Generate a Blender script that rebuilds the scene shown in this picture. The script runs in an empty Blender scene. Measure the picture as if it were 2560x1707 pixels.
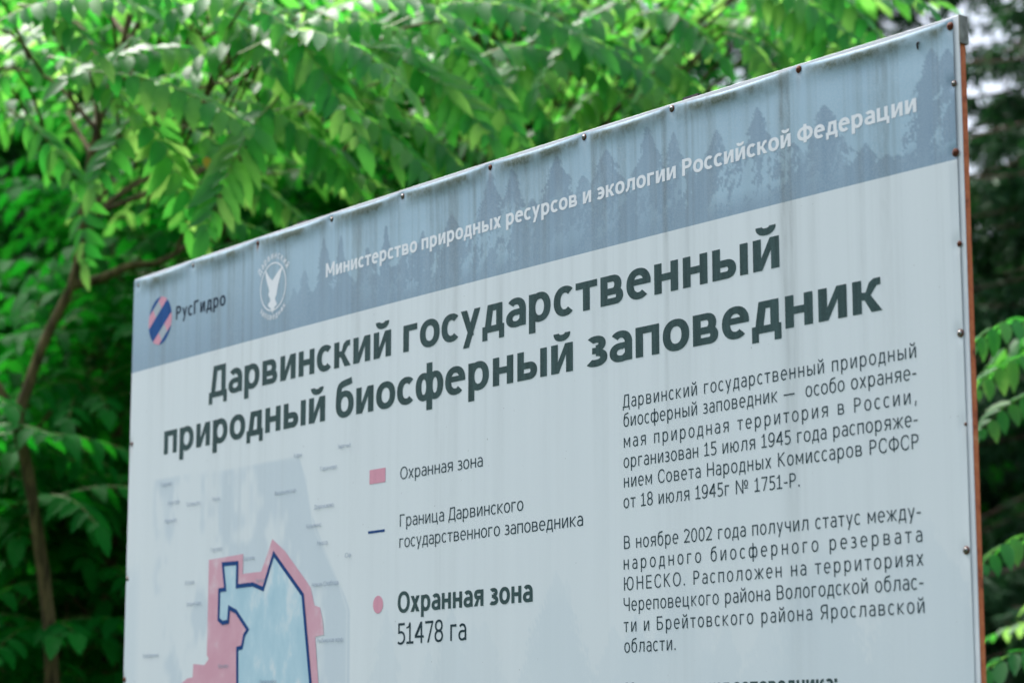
import bpy, math, random
import numpy as np
from mathutils import Vector, geometry

sc = bpy.context.scene
COL = sc.collection
R = math.radians

# ------------------------------------------------------------------ camera
CAM_Z = 1.6
PITCH = 0.17343
cam = bpy.data.cameras.new('camera')
cam.lens = 85.0
cam.sensor_width = 36.0
cam.clip_start = 0.1
cam.clip_end = 400.0
cam.dof.use_dof = True
cam.dof.focus_distance = 5.3
cam.dof.aperture_fstop = 3.1
cam_ob = bpy.data.objects.new('camera', cam)
COL.objects.link(cam_ob)
cam_ob.location = (0, 0, CAM_Z)
cam_ob.rotation_euler = (math.pi / 2 + PITCH, 0, 0)
sc.camera = cam_ob

# ------------------------------------------------------------------ sky, sun, exposure
SUN_EL, SUN_AZ = 58.0, -38.0            # azimuth from +Y (the view direction), negative = left
world = bpy.data.worlds.new('World')
sc.world = world
world.use_nodes = True
wn = world.node_tree
bg = wn.nodes['Background']
sky = wn.nodes.new('ShaderNodeTexSky')
sky.sky_type = 'NISHITA'
sky.sun_disc = False
sky.sun_elevation = R(SUN_EL)
sky.sun_rotation = R(SUN_AZ)
sky.air_density = 1.0
sky.dust_density = 4.0
sky.ozone_density = 1.0
hs = wn.nodes.new('ShaderNodeHueSaturation')
hs.inputs['Saturation'].default_value = 0.62
wn.links.new(sky.outputs[0], hs.inputs['Color'])
# overcast: the cloud layer is brighter overhead than at the horizon
tcw = wn.nodes.new('ShaderNodeTexCoord')
sxw = wn.nodes.new('ShaderNodeSeparateXYZ')
wn.links.new(tcw.outputs['Generated'], sxw.inputs[0])
mr = wn.nodes.new('ShaderNodeMapRange')
mr.inputs['From Min'].default_value = 0.0
mr.inputs['From Max'].default_value = 1.0
mr.inputs['To Min'].default_value = 0.55
mr.inputs['To Max'].default_value = 1.5
wn.links.new(sxw.outputs[2], mr.inputs['Value'])
mxw = wn.nodes.new('ShaderNodeMix')
mxw.data_type = 'RGBA'
mxw.blend_type = 'MULTIPLY'
mxw.inputs[0].default_value = 1.0
wn.links.new(hs.outputs[0], mxw.inputs[6])
wn.links.new(mr.outputs[0], mxw.inputs[7])
wn.links.new(mxw.outputs[2], bg.inputs[0])
bg.inputs[1].default_value = 0.15

sun = bpy.data.lights.new('sun', 'SUN')
sun.energy = 2.8
sun.angle = R(22.0)
sun.color = (1.0, 0.97, 0.93)
sun_ob = bpy.data.objects.new('sun', sun)
COL.objects.link(sun_ob)
el, az = R(SUN_EL), R(SUN_AZ)
sun_dir = Vector((math.sin(az) * math.cos(el), math.cos(az) * math.cos(el), math.sin(el)))
sun_ob.rotation_euler = sun_dir.to_track_quat('Z', 'Y').to_euler()
sun_ob.location = sun_dir * 30

vs = sc.view_settings
vs.view_transform = 'Standard'
vs.look = 'None'
vs.exposure = 1.21
vs.gamma = 1.0
sc.render.engine = 'CYCLES'
sc.cycles.use_denoising = True
sc.cycles.max_bounces = 8
sc.cycles.diffuse_bounces = 4
sc.cycles.transmission_bounces = 4
sc.cycles.glossy_bounces = 2
sc.cycles.caustics_reflective = False
sc.cycles.caustics_refractive = False

# ------------------------------------------------------------------ helpers
def tag(o, label=None, cat=None, group=None, kind=None):
    if label: o['label'] = label
    if cat: o['category'] = cat
    if group: o['group'] = group
    if kind: o['kind'] = kind
    return o

def empty(name, loc, rz=0.0):
    o = bpy.data.objects.new(name, None)
    COL.objects.link(o)
    o.location = loc
    o.rotation_euler = (0, 0, rz)
    return o

def mesh_ob(name, v, f, mats, parent=None, smooth=False, matidx=None):
    """v (N,3) array, f (M,k) array or list of tuples -> one linked mesh object"""
    me = bpy.data.meshes.new(name)
    v = np.asarray(v, np.float32)
    if isinstance(f, np.ndarray):
        k = f.shape[1]; n = f.shape[0]
        me.vertices.add(len(v)); me.vertices.foreach_set('co', v.ravel())
        me.loops.add(n * k); me.loops.foreach_set('vertex_index', f.astype(np.int32).ravel())
        me.polygons.add(n)
        me.polygons.foreach_set('loop_start', np.arange(0, n * k, k, dtype=np.int32))
        me.polygons.foreach_set('loop_total', np.full(n, k, np.int32))
    else:
        me.from_pydata([tuple(map(float, q)) for q in v], [], [tuple(q) for q in f])
    for m in (mats if isinstance(mats, (list, tuple)) else [mats]):
        me.materials.append(m)
    if matidx is not None:
        me.polygons.foreach_set('material_index', np.asarray(matidx, np.int32))
    me.polygons.foreach_set('use_smooth', np.full(len(me.polygons), bool(smooth)))
    me.update(calc_edges=True)
    me.validate()
    o = bpy.data.objects.new(name, me)
    COL.objects.link(o)
    if parent: o.parent = parent
    return o

class MB:
    """collects pieces into one mesh"""
    def __init__(s): s.v = []; s.f = []; s.m = []
    def add(s, v, f, m=0):
        o = len(s.v); s.v += [tuple(q) for q in v]; s.f += [tuple(i + o for i in q) for q in f]; s.m += [m] * len(f)
    def box(s, x0, y0, z0, x1, y1, z1, c=0.0, m=0):
        """box with chamfered edges c"""
        if c <= 0:
            v = [(x, y, z) for z in (z0, z1) for y in (y0, y1) for x in (x0, x1)]
            s.add(v, [(0, 2, 3, 1), (4, 5, 7, 6), (0, 1, 5, 4), (2, 6, 7, 3), (0, 4, 6, 2), (1, 3, 7, 5)], m); return
        import bmesh
        bm = bmesh.new(); bmesh.ops.create_cube(bm, size=1)
        for q in bm.verts:
            q.co = Vector(((x0 + x1) / 2 + q.co.x * (x1 - x0), (y0 + y1) / 2 + q.co.y * (y1 - y0), (z0 + z1) / 2 + q.co.z * (z1 - z0)))
        bmesh.ops.bevel(bm, geom=bm.edges[:], offset=c, segments=2, affect='EDGES')
        bm.verts.index_update()
        s.add([q.co for q in bm.verts], [[q.index for q in f.verts] for f in bm.faces], m); bm.free()
    def lathe(s, prof, n=20, m=0):
        """profile (r, h) revolved about -y"""
        v = []; f = []
        for r, h in prof:
            for i in range(n):
                a = 2 * math.pi * i / n
                v.append((r * math.cos(a), -h, r * math.sin(a)))
        for j in range(len(prof) - 1):
            for i in range(n):
                k = (i + 1) % n
                f.append((j * n + i, j * n + k, (j + 1) * n + k, (j + 1) * n + i))
        f.append([(len(prof) - 1) * n + i for i in range(n)])
        s.add(v, f, m)
    def build(s, name, mats, parent=None, smooth=False):
        return mesh_ob(name, np.array(s.v), s.f, mats, parent, smooth, s.m)

def tube(pts, rad, sides=8, seed=0, rough=0.0):
    """tapered tube along a polyline -> (verts, quads)"""
    pts = np.asarray(pts, float); n = len(pts)
    rad = np.interp(np.linspace(0, 1, n), np.linspace(0, 1, len(rad)), rad)
    tan = np.gradient(pts, axis=0); tan /= np.linalg.norm(tan, axis=1)[:, None] + 1e-9
    ref = np.array([0.3, 0.9, 0.1]) if abs(tan[0] @ np.array([0.3, 0.9, 0.1])) < 0.9 else np.array([1., 0, 0])
    a = np.cross(tan, ref); a /= np.linalg.norm(a, axis=1)[:, None] + 1e-9
    b = np.cross(tan, a)
    rg = np.random.default_rng(seed)
    th = np.linspace(0, 2 * np.pi, sides, endpoint=False)
    rr = rad[:, None] * (1 + rough * rg.standard_normal((n, sides)))
    v = pts[:, None, :] + rr[..., None] * (np.cos(th)[None, :, None] * a[:, None, :] + np.sin(th)[None, :, None] * b[:, None, :])
    i = np.arange(n - 1)[:, None] * sides; j = np.arange(sides)[None, :]; k = (j + 1) % sides
    q = np.stack([i + j, i + k, i + sides + k, i + sides + j], -1).reshape(-1, 4)
    return v.reshape(-1, 3), q

def spline(ctrl, n):
    """Catmull-Rom through control points"""
    c = np.asarray(ctrl, float); c = np.vstack([2 * c[0] - c[1], c, 2 * c[-1] - c[-2]])
    m = len(c) - 3; out = []
    for t in np.linspace(0, m, n):
        i = min(int(t), m - 1); u = t - i; p0, p1, p2, p3 = c[i:i + 4]
        out.append(0.5 * (2 * p1 + (p2 - p0) * u + (2 * p0 - 5 * p1 + 4 * p2 - p3) * u * u + (3 * p1 - p0 - 3 * p2 + p3) * u ** 3))
    return np.array(out)

def joinvf(parts):
    v = []; f = []; o = 0
    for a, b in parts:
        v.append(a); f.append(b + o); o += len(a)
    return np.vstack(v), np.vstack(f)

# ------------------------------------------------------------------ materials
class Nodes:
    def __init__(s, name):
        s.m = bpy.data.materials.new(name); s.m.use_nodes = True
        s.t = s.m.node_tree; s.p = s.t.nodes['Principled BSDF']; s.out = s.t.nodes['Material Output']
    def n(s, typ, **kw):
        x = s.t.nodes.new('ShaderNode' + typ)
        for k, v in kw.items(): setattr(x, k, v)
        return x
    def l(s, a, b): s.t.links.new(a, b)
    def val(s, sock, v):
        if isinstance(v, bpy.types.NodeSocket): s.l(v, sock)
        else: sock.default_value = v
    def math(s, op, a, b=0.0, clamp=False):
        x = s.n('Math', operation=op); x.use_clamp = clamp
        s.val(x.inputs[0], a); s.val(x.inputs[1], b); return x.outputs[0]
    def mix(s, f, a, b, blend='MIX'):
        x = s.n('Mix', data_type='RGBA', blend_type=blend)
        s.val(x.inputs[0], f)
        for sock, c in ((x.inputs[6], a), (x.inputs[7], b)):
            s.val(sock, c if isinstance(c, bpy.types.NodeSocket) else (*c, 1.0))
        return x.outputs[2]
    def ramp(s, f, stops):
        x = s.n('ValToRGB'); e = x.color_ramp.elements
        while len(e) < len(stops): e.new(0.5)
        for q, (p, c) in zip(e, stops):
            q.position = p; q.color = (*c, 1.0) if not isinstance(c, float) else (c, c, c, 1.0)
        s.val(x.inputs[0], f); return x.outputs[0]
    def coords(s, scale=(1, 1, 1)):
        tc = s.n('TexCoord'); mp = s.n('Mapping'); mp.inputs['Scale'].default_value = scale
        s.l(tc.outputs['Object'], mp.inputs[0]); return mp.outputs[0]
    def noise(s, scale, detail=4.0, vec=None, rough=0.55):
        x = s.n('TexNoise'); x.inputs['Scale'].default_value = scale; x.inputs['Detail'].default_value = detail
        x.inputs['Roughness'].default_value = rough
        s.l(vec if vec is not None else s.coords(), x.inputs['Vector']); return x.outputs[0]
    def attr(s, name):
        x = s.n('Attribute'); x.attribute_name = name; return x.outputs['Fac']
    def bump(s, h, strength=0.3, dist=0.01):
        b = s.n('Bump'); b.inputs['Strength'].default_value = strength; b.inputs['Distance'].default_value = dist
        s.l(h, b.inputs['Height']); s.l(b.outputs[0], s.p.inputs['Normal'])
    def col(s, c, rough=0.6, spec=0.4, metal=0.0):
        s.val(s.p.inputs['Base Color'], c if isinstance(c, bpy.types.NodeSocket) else (*c, 1.0))
        s.p.inputs['Roughness'].default_value = rough; s.p.inputs['Specular IOR Level'].default_value = spec
        s.p.inputs['Metallic'].default_value = metal; return s.m

def print_mat(name, c, var=0.12):
    """faded printer's ink on the weathered banner"""
    k = Nodes(name)
    n1 = k.noise(1.0, 5, k.coords((70, 1, 3)), 0.6)
    n2 = k.noise(260, 2)
    f = k.math('ADD', k.math('MULTIPLY', n1, 0.6), k.math('MULTIPLY', n2, 0.4))
    d = tuple(x * (1 - var) for x in c); b = tuple(min(1, x * (1 + var) + 0.006) for x in c)
    return k.col(k.ramp(f, [(0.35, d), (0.65, b)]), 0.7, 0.12)

M = {}
M['ink'] = print_mat('faded_dark_ink', (0.036, 0.074, 0.076), 0.3)
M['ink_thin'] = print_mat('faded_dark_ink_small', (0.014, 0.038, 0.050), 0.2)
M['ink_white'] = print_mat('pale_lettering_ink', (0.76, 0.79, 0.83), 0.04)
M['ink_navy'] = print_mat('navy_ink', (0.004, 0.050, 0.19), 0.15)
M['ink_pink'] = print_mat('faded_pink_ink', (0.62, 0.30, 0.385), 0.06)
M['ink_lake'] = print_mat('pale_cyan_ink', (0.36, 0.60, 0.74), 0.10)
M['ink_grey'] = print_mat('faded_map_ink', (0.30, 0.37, 0.46), 0.12)
M['ink_logo_blue'] = print_mat('logo_blue_ink', (0.006, 0.07, 0.25), 0.25)
M['ink_logo_grey'] = print_mat('logo_grey_ink', (0.36, 0.42, 0.47), 0.08)
M['ink_logo_text'] = print_mat('logo_lettering_ink', (0.012, 0.03, 0.055), 0.2)

k = Nodes('white_panel')
M['panel'] = k.col(k.ramp(k.noise(9, 5), [(0.3, (0.70, 0.73, 0.77)), (0.7, (0.80, 0.82, 0.85))]), 0.5, 0.3)
k = Nodes('red_oxide_paint')
n = k.noise(26, 7, None, .68)
k.bump(n, 0.3, 0.002)
M['oxide'] = k.col(k.ramp(n, [(0.32, (0.24, 0.06, 0.03)), (0.46, (0.58, 0.15, 0.06)), (0.6, (0.66, 0.20, 0.08)), (0.7, (0.70, 0.30, 0.16))]), 0.7, 0.3)
k = Nodes('dark_post_steel')
n = k.noise(40, 6)
M['steel_dark'] = k.col(k.ramp(n, [(0.4, (0.02, 0.025, 0.03)), (0.7, (0.07, 0.06, 0.055))]), 0.55, 0.5)
k = Nodes('galvanized')
M['galv'] = k.col(k.ramp(k.noise(45, 4), [(0.35, (0.12, 0.125, 0.10)), (0.7, (0.26, 0.27, 0.23))]), 0.42, 0.5, 0.7)
k = Nodes('screw_steel')
M['screw'] = k.col((0.22, 0.22, 0.21), 0.30, 0.5, 0.85)
k = Nodes('screw_rust')
M['rust'] = k.col(k.ramp(k.noise(500, 4), [(0.35, (0.065, 0.018, 0.010)), (0.7, (0.20, 0.06, 0.03))]), 0.8, 0.3)
k = Nodes('screw_recess_shade')
M['recess_shade'] = k.col((0.012, 0.01, 0.01), 0.9, 0.1)
k = Nodes('caterpillar_skin')
M['bug'] = k.col(k.ramp(k.noise(400, 2), [(0.4, (0.012, 0.011, 0.014)), (0.7, (0.05, 0.045, 0.05))]), 0.6, 0.3)

# ------------------------------------------------------------------ ground
def vnoise(x, y, seed=0):
    """smooth value noise, vectorised"""
    xi = np.floor(x).astype(int); yi = np.floor(y).astype(int); fx = x - xi; fy = y - yi
    fx = fx * fx * (3 - 2 * fx); fy = fy * fy * (3 - 2 * fy)
    def h(a, b):
        n = (a * 374761393 + b * 668265263 + seed * 974711) & 0x7fffffff
        n = ((n ^ (n >> 13)) * 1274126177) & 0x7fffffff
        return ((n ^ (n >> 16)) & 0xffff) / 65535.0
    return (h(xi, yi) * (1 - fx) + h(xi + 1, yi) * fx) * (1 - fy) + (h(xi, yi + 1) * (1 - fx) + h(xi + 1, yi + 1) * fx) * fy

g = np.concatenate([np.linspace(-150, -22, 10), np.linspace(-20, 40, 91), np.linspace(44, 160, 10)])
gx, gy = np.meshgrid(g, g)
gz = 0.12 * (vnoise(gx * .4, gy * .4, 3) - .5) + 0.05 * (vnoise(gx * 1.7, gy * 1.7, 4) - .5)
gz = gz * np.clip((np.hypot(gx - 0.1, gy - 5.6) - 1.0) / 3, 0.15, 1)
nn = len(g)
ii = np.arange(nn - 1)[:, None] * nn + np.arange(nn - 1)[None, :]
k = Nodes('forest_ground')
nz = k.noise(3.0, 8); nz2 = k.noise(30, 6)
k.bump(nz2, 0.8, 0.05)
M['ground'] = k.col(k.ramp(k.math('ADD', k.math('MULTIPLY', nz, 0.6), k.math('MULTIPLY', nz2, 0.4)),
    [(0.35, (0.03, 0.028, 0.016)), (0.5, (0.035, 0.06, 0.018)), (0.7, (0.06, 0.10, 0.03))]), 0.9, 0.2)
ground = mesh_ob('ground', np.stack([gx, gy, gz], -1).reshape(-1, 3), np.stack([ii, ii + 1, ii + nn + 1, ii + nn], -1).reshape(-1, 4), M['ground'], smooth=True)
tag(ground, kind='structure')

# ------------------------------------------------------------------ the information board
W, BOW, ZTOP, PSI = 3.18547, 0.02306, CAM_Z + 1.39684, 0.65661
UD = Vector((math.sin(PSI), -math.cos(PSI), 0))
corner = Vector((0.84434, 4.4, 0))
board = empty('information_board', corner - UD * (W / 2), math.atan2(UD.y, UD.x))
tag(board, 'large weathered information board with faded blue header and Cyrillic lettering, on posts', 'sign')
BH = 2.02                                   # height of the printed sheet
SCREWS = [  # u, v, rusty, size
    (3.1676, 0.0178, 1, 1.0), (2.7694, 0.0115, 1, 0.95), (2.3895, 0.0115, 0, 0.92), (2.0968, 0.0139, 0, 0.9), (1.7518, 0.0152, 2, 0.85),
    (1.3938, 0.0175, 0, 0.85), (1.0742, 0.0171, 0, 0.8), (0.7087, 0.0165, 2, 0.75), (0.3542, 0.0184, 0, 0.7), (0.026, 0.0224, 0, 0.6),
    (3.1725, 0.1312, 0, 0.75), (3.1707, 0.2644, 1, 1.0), (3.1727, 0.4398, 2, 0.7), (3.1683, 0.6084, 0, 0.95), (3.1728, 0.7787, 2, 0.4), (3.1657, 1.010, 0, 0.95),
    (0.0125, 0.4857, 2, 0.8), (0.008, 0.8719, 0, 0.8), (0.008, 1.1573, 1, 0.9),
    (0.008, 1.55, 0, 0.8), (3.168, 1.36, 0, 0.9), (3.168, 1.7, 1, 0.9), (0.012, 1.98, 0, 0.8), (0.8, 1.99, 0, 0.8), (1.6, 1.99, 1, 0.8), (2.4, 1.99, 0, 0.8), (3.16, 1.985, 0, 0.9)]
top_screws = np.array(sorted(s[0] for s in SCREWS if s[1] < 0.03))

def bow(u): return BOW * 4 * (u / W) * (1 - u / W)

def span(u):
    """position 0..1 between neighbouring top screws"""
    i = np.clip(np.searchsorted(top_screws, u) - 1, 0, len(top_screws) - 2)
    return np.clip((u - top_screws[i]) / (top_screws[i + 1] - top_screws[i]), 0, 1)

def sheet_edge(u):
    return 0.0045 + 0.0055 * np.sin(np.pi * span(u)) ** 0.7 * (0.8 + 0.4 * vnoise(u * 7, u * 0, 5))

def relief(u, v):
    """distance of the loose banner sheet in front of the panel"""
    u = np.asarray(u, float); v = np.asarray(v, float)
    sw = np.sin(np.pi * span(u)) ** 0.8
    r = 0.0035 + 0.004 * (vnoise(u * 1.3, v * 0.9, 11) - 0.5) * np.clip(v / 0.1, 0, 1)
    r = r + 0.0045 * sw * np.exp(-((v - 0.022) / 0.022) ** 2)
    r = r + 0.0016 * (vnoise(u * 9, v * 1.2, 13) - 0.5) * np.exp(-v / 0.10)
    e = np.clip((v - sheet_edge(u)) / 0.008, 0, 1)
    r = r * (0.80 + 0.20 * np.sqrt(e))
    for su, sv, _, _ in SCREWS[:19]:
        d2 = (u - su) ** 2 + (v - sv) ** 2
        r = r - (r - 0.0012) * 0.85 * np.exp(-d2 / 0.012 ** 2)
    ed = np.clip((W - 0.011 - u) / 0.02, 0, 1)
    r = r * (0.7 + 0.3 * ed) + 0.0012 * (1 - ed) * vnoise(v * 6, v * 0, 17)
    return r

def on_board(u, v, lift=0.0):
    """sheet coordinates -> local coordinates of the board"""
    u = np.asarray(u, float); v = np.asarray(v, float)
    return np.stack([u - W / 2, -bow(u) - relief(u, v) - lift, ZTOP - v], -1)

# --- banner sheet: fine grid carrying the printed forest, the map tint and the grime as attributes
BAND = 0.2783
us = np.linspace(0.0012, W - 0.011, 800)
tv = np.concatenate([np.array([0, .0012, .003, .005, .008, .011]), np.arange(.0145, BAND + .008, .0037), np.arange(BAND + .012, BH, .010), [BH]])
UU, TV = np.meshgrid(us, tv)
EDG = sheet_edge(UU)
VV = TV + (EDG) * np.clip(1 - TV / 0.06, 0, 1)
nr, nc = UU.shape

rg = np.random.default_rng(7)
forest = np.zeros_like(UU)
def stamp_spruce(ut, vt, spread, depth, jag=1.0, seed=0, lean=0.0):
    d = VV - vt
    du = UU - ut - lean * d
    side = (du > 0).astype(int)
    tiers = vnoise(d * 95 - np.abs(du) * 70 + side * 13.7 + seed, side * 3.0 + seed * 1.7, seed)
    fine = vnoise(d * 260 + seed * 3, du * 210, seed + 50)
    w = (0.003 + spread * np.clip(d, 0, None) ** 0.85) * (0.30 + 0.80 * tiers * jag + 0.55 * fine)
    return np.clip((w - np.abs(du)) / 0.0035 + 0.5, 0, 1) * (d > 0) * (d < depth)
TREES = [(2.648, .066, .36), (2.3105, .034, .30), (2.394, .064, .26), (2.526, .088, .36), (2.173, .058, .48), (2.838, .102, .40), (2.948, .200, .5),
         (3.120, .050, .34), (1.753, .030, .34), (1.836, .036, .30), (2.001, .038, .42), (2.09, .10, .4), (1.91, .12, .5), (1.60, .10, .4), (1.48, .12, .4),
         (1.322, .078, .14), (1.118, .068, .16), (1.040, .062, .22), (1.24, .12, .35), (2.75, .16, .45), (2.45, .15, .5), (3.16, .06, .4), (2.60, .15, .6), (3.0, .235, .7),
         (0.95, .13, .3), (1.40, .15, .5), (1.67, .14, .5)]
for i, (a, b, c) in enumerate(TREES):
    forest = np.maximum(forest, stamp_spruce(a, b, c, 0.3, 1.0, i + 1, rg.uniform(-.06, .06)))
for i in range(26):                                   # young trees filling the skyline
    forest = np.maximum(forest, stamp_spruce(rg.uniform(0.85, 2.72), rg.uniform(.15, .2), rg.uniform(.4, .8), .3, 1.0, 60 + i))
base_line = 0.205 + 0.05 * (vnoise(UU * 6, UU * 0, 21) - .5) + 0.03 * (vnoise(UU * 40, VV * 30, 22) - .5) + 0.02 * (vnoise(UU * 160, VV * 120, 23) - .5)
base_line = base_line + np.clip((UU - 2.70) / .25, 0, 1) * 0.055
forest = np.maximum(forest, np.clip((VV - base_line) / 0.004, 0, 1))
holes = vnoise(UU * 30 + 14 * VV, VV * 16, 31) * 0.45 + vnoise(UU * 95 + 40 * VV, VV * 60, 32) * 0.32 + vnoise(UU * 210, VV * 160, 34) * 0.23
hmask = np.clip((holes - 0.585) / 0.03, 0, 1) * np.clip((VV - 0.10) / 0.04, 0, 1) * np.clip((BAND - .01 - VV) / 0.04, 0, 1)
hmask *= np.clip((UU - 1.0) / .3, 0, 1) * (0.4 + 0.6 * (vnoise(UU * 3.1, VV * 0, 33) > .45))
forest = np.clip(forest * (1 - 0.95 * hmask), 0, 1)
fog = np.clip((1.02 - UU) / 0.25, 0, 1)               # at the left the print is a soft wash
wash = np.clip((VV - 0.02) / 0.25, 0, 1) ** 0.9 * 0.95
forest = forest * (1 - fog) + wash * fog
forest = forest * (0.74 + 0.20 * vnoise(UU * 2.2, VV * 9, 35))
band = (VV <= BAND).astype(float)

# faint forest in the lower white part, the map tint
low = np.zeros_like(UU)
for i in range(40):
    ut = rg.uniform(1.25, 3.2); d0 = rg.uniform(0.94, 1.22) if ut > 1.9 else rg.uniform(1.02, 1.3)
    low = np.maximum(low, stamp_spruce(ut, d0, rg.uniform(.25, .5), 1.2, 1.0, 200 + i) * rg.uniform(.5, 1))
low = low * (0.6 + 0.4 * vnoise(UU * 8, VV * 8, 41)) * np.clip((VV - .9) / .15, 0, 1)
low = np.maximum(low, np.clip((0.10 - UU) / 0.04, 0, 1) * np.clip((VV - .84 + .05 * vnoise(UU * 60, VV * 30, 43)) / .06, 0, 1) * 0.9)
mr = np.interp(VV, [.6, .6156, .6772, .7707, .8613, .9908, 1.0222, 1.3, 1.45], [.93, .9364, .9753, 1.0035, 1.0637, 1.1654, 1.1833, 1.187, 1.19])
inmap = np.clip((mr - UU) / .004, 0, 1) * np.clip((UU - .11 - .05 * vnoise(VV * 6, VV * 0, 44)) / .03, 0, 1)
mtop = .603 + (UU - .13) * .016
inmap = inmap * np.clip((VV - mtop) / .006, 0, 1) * (VV < 1.7)
land = vnoise(UU * 7, VV * 7 + 3, 51) * .5 + vnoise(UU * 16, VV * 9, 52) * .3 + vnoise(UU * 50, VV * 25, 53) * .2
land = land + 0.24 * np.clip((UU - .60) / .3, -.30, 1) + .10 * np.clip((.85 - VV) / .2, -.5, 0.5)
mapt = inmap * np.clip((land - .40) / .14, 0.10, 1)
river = np.interp(VV, [.62, .70, .80, .87, .95, 1.02], [.955, .99, 1.02, 1.075, 1.14, 1.18])
mapt = mapt * (1 - .7 * np.exp(-((UU - river + .012) / .003) ** 2))

# grime: vertical rain streaks, algae below the top edge, clean runs below the screws
def streak1(scale, seed): return vnoise(us * scale, us * 0 + seed, seed)
s1 = np.clip((streak1(14, 1) * .30 + streak1(55, 2) * .38 + streak1(170, 3) * .32 - .44) / .30, 0, 1)
env = np.exp(-VV / (0.20 + .5 * vnoise(UU * 11, UU * 0, 61)))
grime = s1[None, :] * env * (.2 + .6 * vnoise(UU * 90, VV * 12, 62) + .5 * vnoise(UU * 240, VV * 60, 63)) * np.where(VV < BAND, .62, .26)
for u0, wd, a, ln in ((2.367, .007, 1.0, .55), (2.432, .012, .55, .5), (2.72, .016, .75, .75), (2.745, .01, .6, .7), (2.80, .012, .45, .6), (2.05, .008, .4, .4), (2.125, .008, .35, .5),
                      (1.735, .008, .45, .5), (1.79, .012, .4, .6), (1.52, .008, .5, .3), (1.36, .008, .4, .35), (0.74, .010, .5, .5), (.68, .012, .4, .5), (2.62, .01, .4, .5), (2.52, .006, .3, .4),
                      (.19, .01, .5, .35), (.335, .01, .45, .35), (1.2, .012, .4, .45), (1.62, .012, .45, .6), (2.26, .01, .4, .3)):
    wob = u0 + .004 * (vnoise(VV * 5, VV * 0 + u0 * 9, 71) - .5)
    grime = grime + a * .6 * np.exp(-((UU - wob) / wd) ** 2) * np.exp(-(VV / ln) ** 2) * (.35 + .65 * vnoise(UU * 240, VV * 22, 72))
for u0, a in ((2.40, .5), (2.75, .75), (1.77, .35), (1.30, .3), (1.56, .35)):                # long pale-brown runs over the white part
    grime = grime + a * .17 * np.exp(-((UU - u0) / .035) ** 2) * np.clip(VV / .3, 0, 1) * vnoise(UU * 130, VV * 2.5, 73)
alg = np.exp(-((VV - EDG - .010) / .017) ** 2) * np.clip(.25 + 1.3 * vnoise(UU * 28, VV * 40, 81) * (.4 + .6 * vnoise(UU * 150, VV * 150, 82)), 0, 1.2)
alg = alg * np.clip((VV - EDG - .0035) / .004, 0, 1) * (0.35 + .65 * np.sin(np.pi * span(UU)) ** .5)
alg = alg * 1.35 + 0.35 * np.exp(-((VV - .035) / .02) ** 2) * vnoise(UU * 60, VV * 90, 83) * vnoise(UU * 9, VV * 0, 84)
for su, sv, _, _ in SCREWS[:10]:
    clean = np.exp(-((UU - su) / .017) ** 4) * (VV > sv) * np.exp(-VV / .5)
    grime = grime * (1 - .85 * clean); alg = alg * (1 - .6 * clean)
rust = np.zeros_like(UU)
for su, sv, ru, _ in SCREWS[:19]:
    if ru or sv < .05: rust = rust + (.6 if su < 3 else .35) * np.exp(-((UU - su) / .006) ** 2) * np.clip((VV - sv) / .004, 0, 1) * np.exp(-np.clip(VV - sv, 0, 9) / (.014 + .02 * ((su * 37) % 1))) * (1 if ru else .4)
rust = rust + 1.3 * np.exp(-((UU - .7087) / .0062) ** 2) * np.exp(-((VV - .023) / .011) ** 2)

bv = np.stack([UU - W / 2, -bow(UU) - relief(UU, VV), ZTOP - VV], -1).reshape(-1, 3)
q0 = np.arange(nr - 1)[:, None] * nc + np.arange(nc - 1)[None, :]
bf = np.stack([q0, q0 + nc, q0 + nc + 1, q0 + 1], -1).reshape(-1, 4)

k = Nodes('printed_banner')
white = k.ramp(k.noise(1.0, 5, k.coords((14, 1, 0.9))), [(0.3, (0.625, 0.690, 0.722)), (0.7, (0.655, 0.718, 0.75))])
weave = k.noise(420, 2)
light = k.ramp(k.noise(5.0, 4), [(0.3, (0.290, 0.445, 0.560)), (0.7, (0.33, 0.49, 0.60))])
dark = k.ramp(k.noise(1.0, 5, k.coords((40, 1, 3))), [(0.3, (0.160, 0.262, 0.365)), (0.7, (0.20, 0.305, 0.41))])
sky_print = k.mix(k.attr('forest'), light, dark)
body = k.mix(k.math('MULTIPLY', k.attr('low'), 0.30), white, (0.42, 0.54, 0.62))
body = k.mix(k.math('MULTIPLY', k.attr('map'), 0.50), body, (0.40, 0.51, 0.60))
geo = k.n('TexCoord'); sx = k.n('SeparateXYZ'); k.l(geo.outputs['Object'], sx.inputs[0])
isband = k.math('GREATER_THAN', sx.outputs[2], ZTOP - BAND)
c = k.mix(isband, body, sky_print)
c = k.mix(k.math('MULTIPLY', k.attr('grime'), 0.80, True), c, (0.08, 0.11, 0.105))
c = k.mix(k.math('MULTIPLY', k.attr('algae'), 0.85, True), c, (0.045, 0.085, 0.055))
c = k.mix(k.math('MULTIPLY', k.attr('rust'), 0.9, True), c, (0.11, 0.045, 0.015))
sp = k.math('GREATER_THAN', k.noise(95, 2), 0.775)
c = k.mix(k.math('MULTIPLY', sp, 0.5), c, (0.06, 0.07, 0.07))
c = k.mix(k.ramp(weave, [(0.4, 0.0), (0.6, 0.10)]), c, (0.75, 0.8, 0.84))
M['banner'] = k.col(c, 0.5, 0.35)
banner = mesh_ob('banner', bv, bf, M['banner'], board, smooth=True)
for nm, arr in (('forest', forest), ('low', low), ('map', mapt), ('grime', grime), ('algae', alg), ('rust', rust)):
    banner.data.attributes.new(nm, 'FLOAT', 'POINT').data.foreach_set('value', arr.astype(np.float32).ravel())

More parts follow.
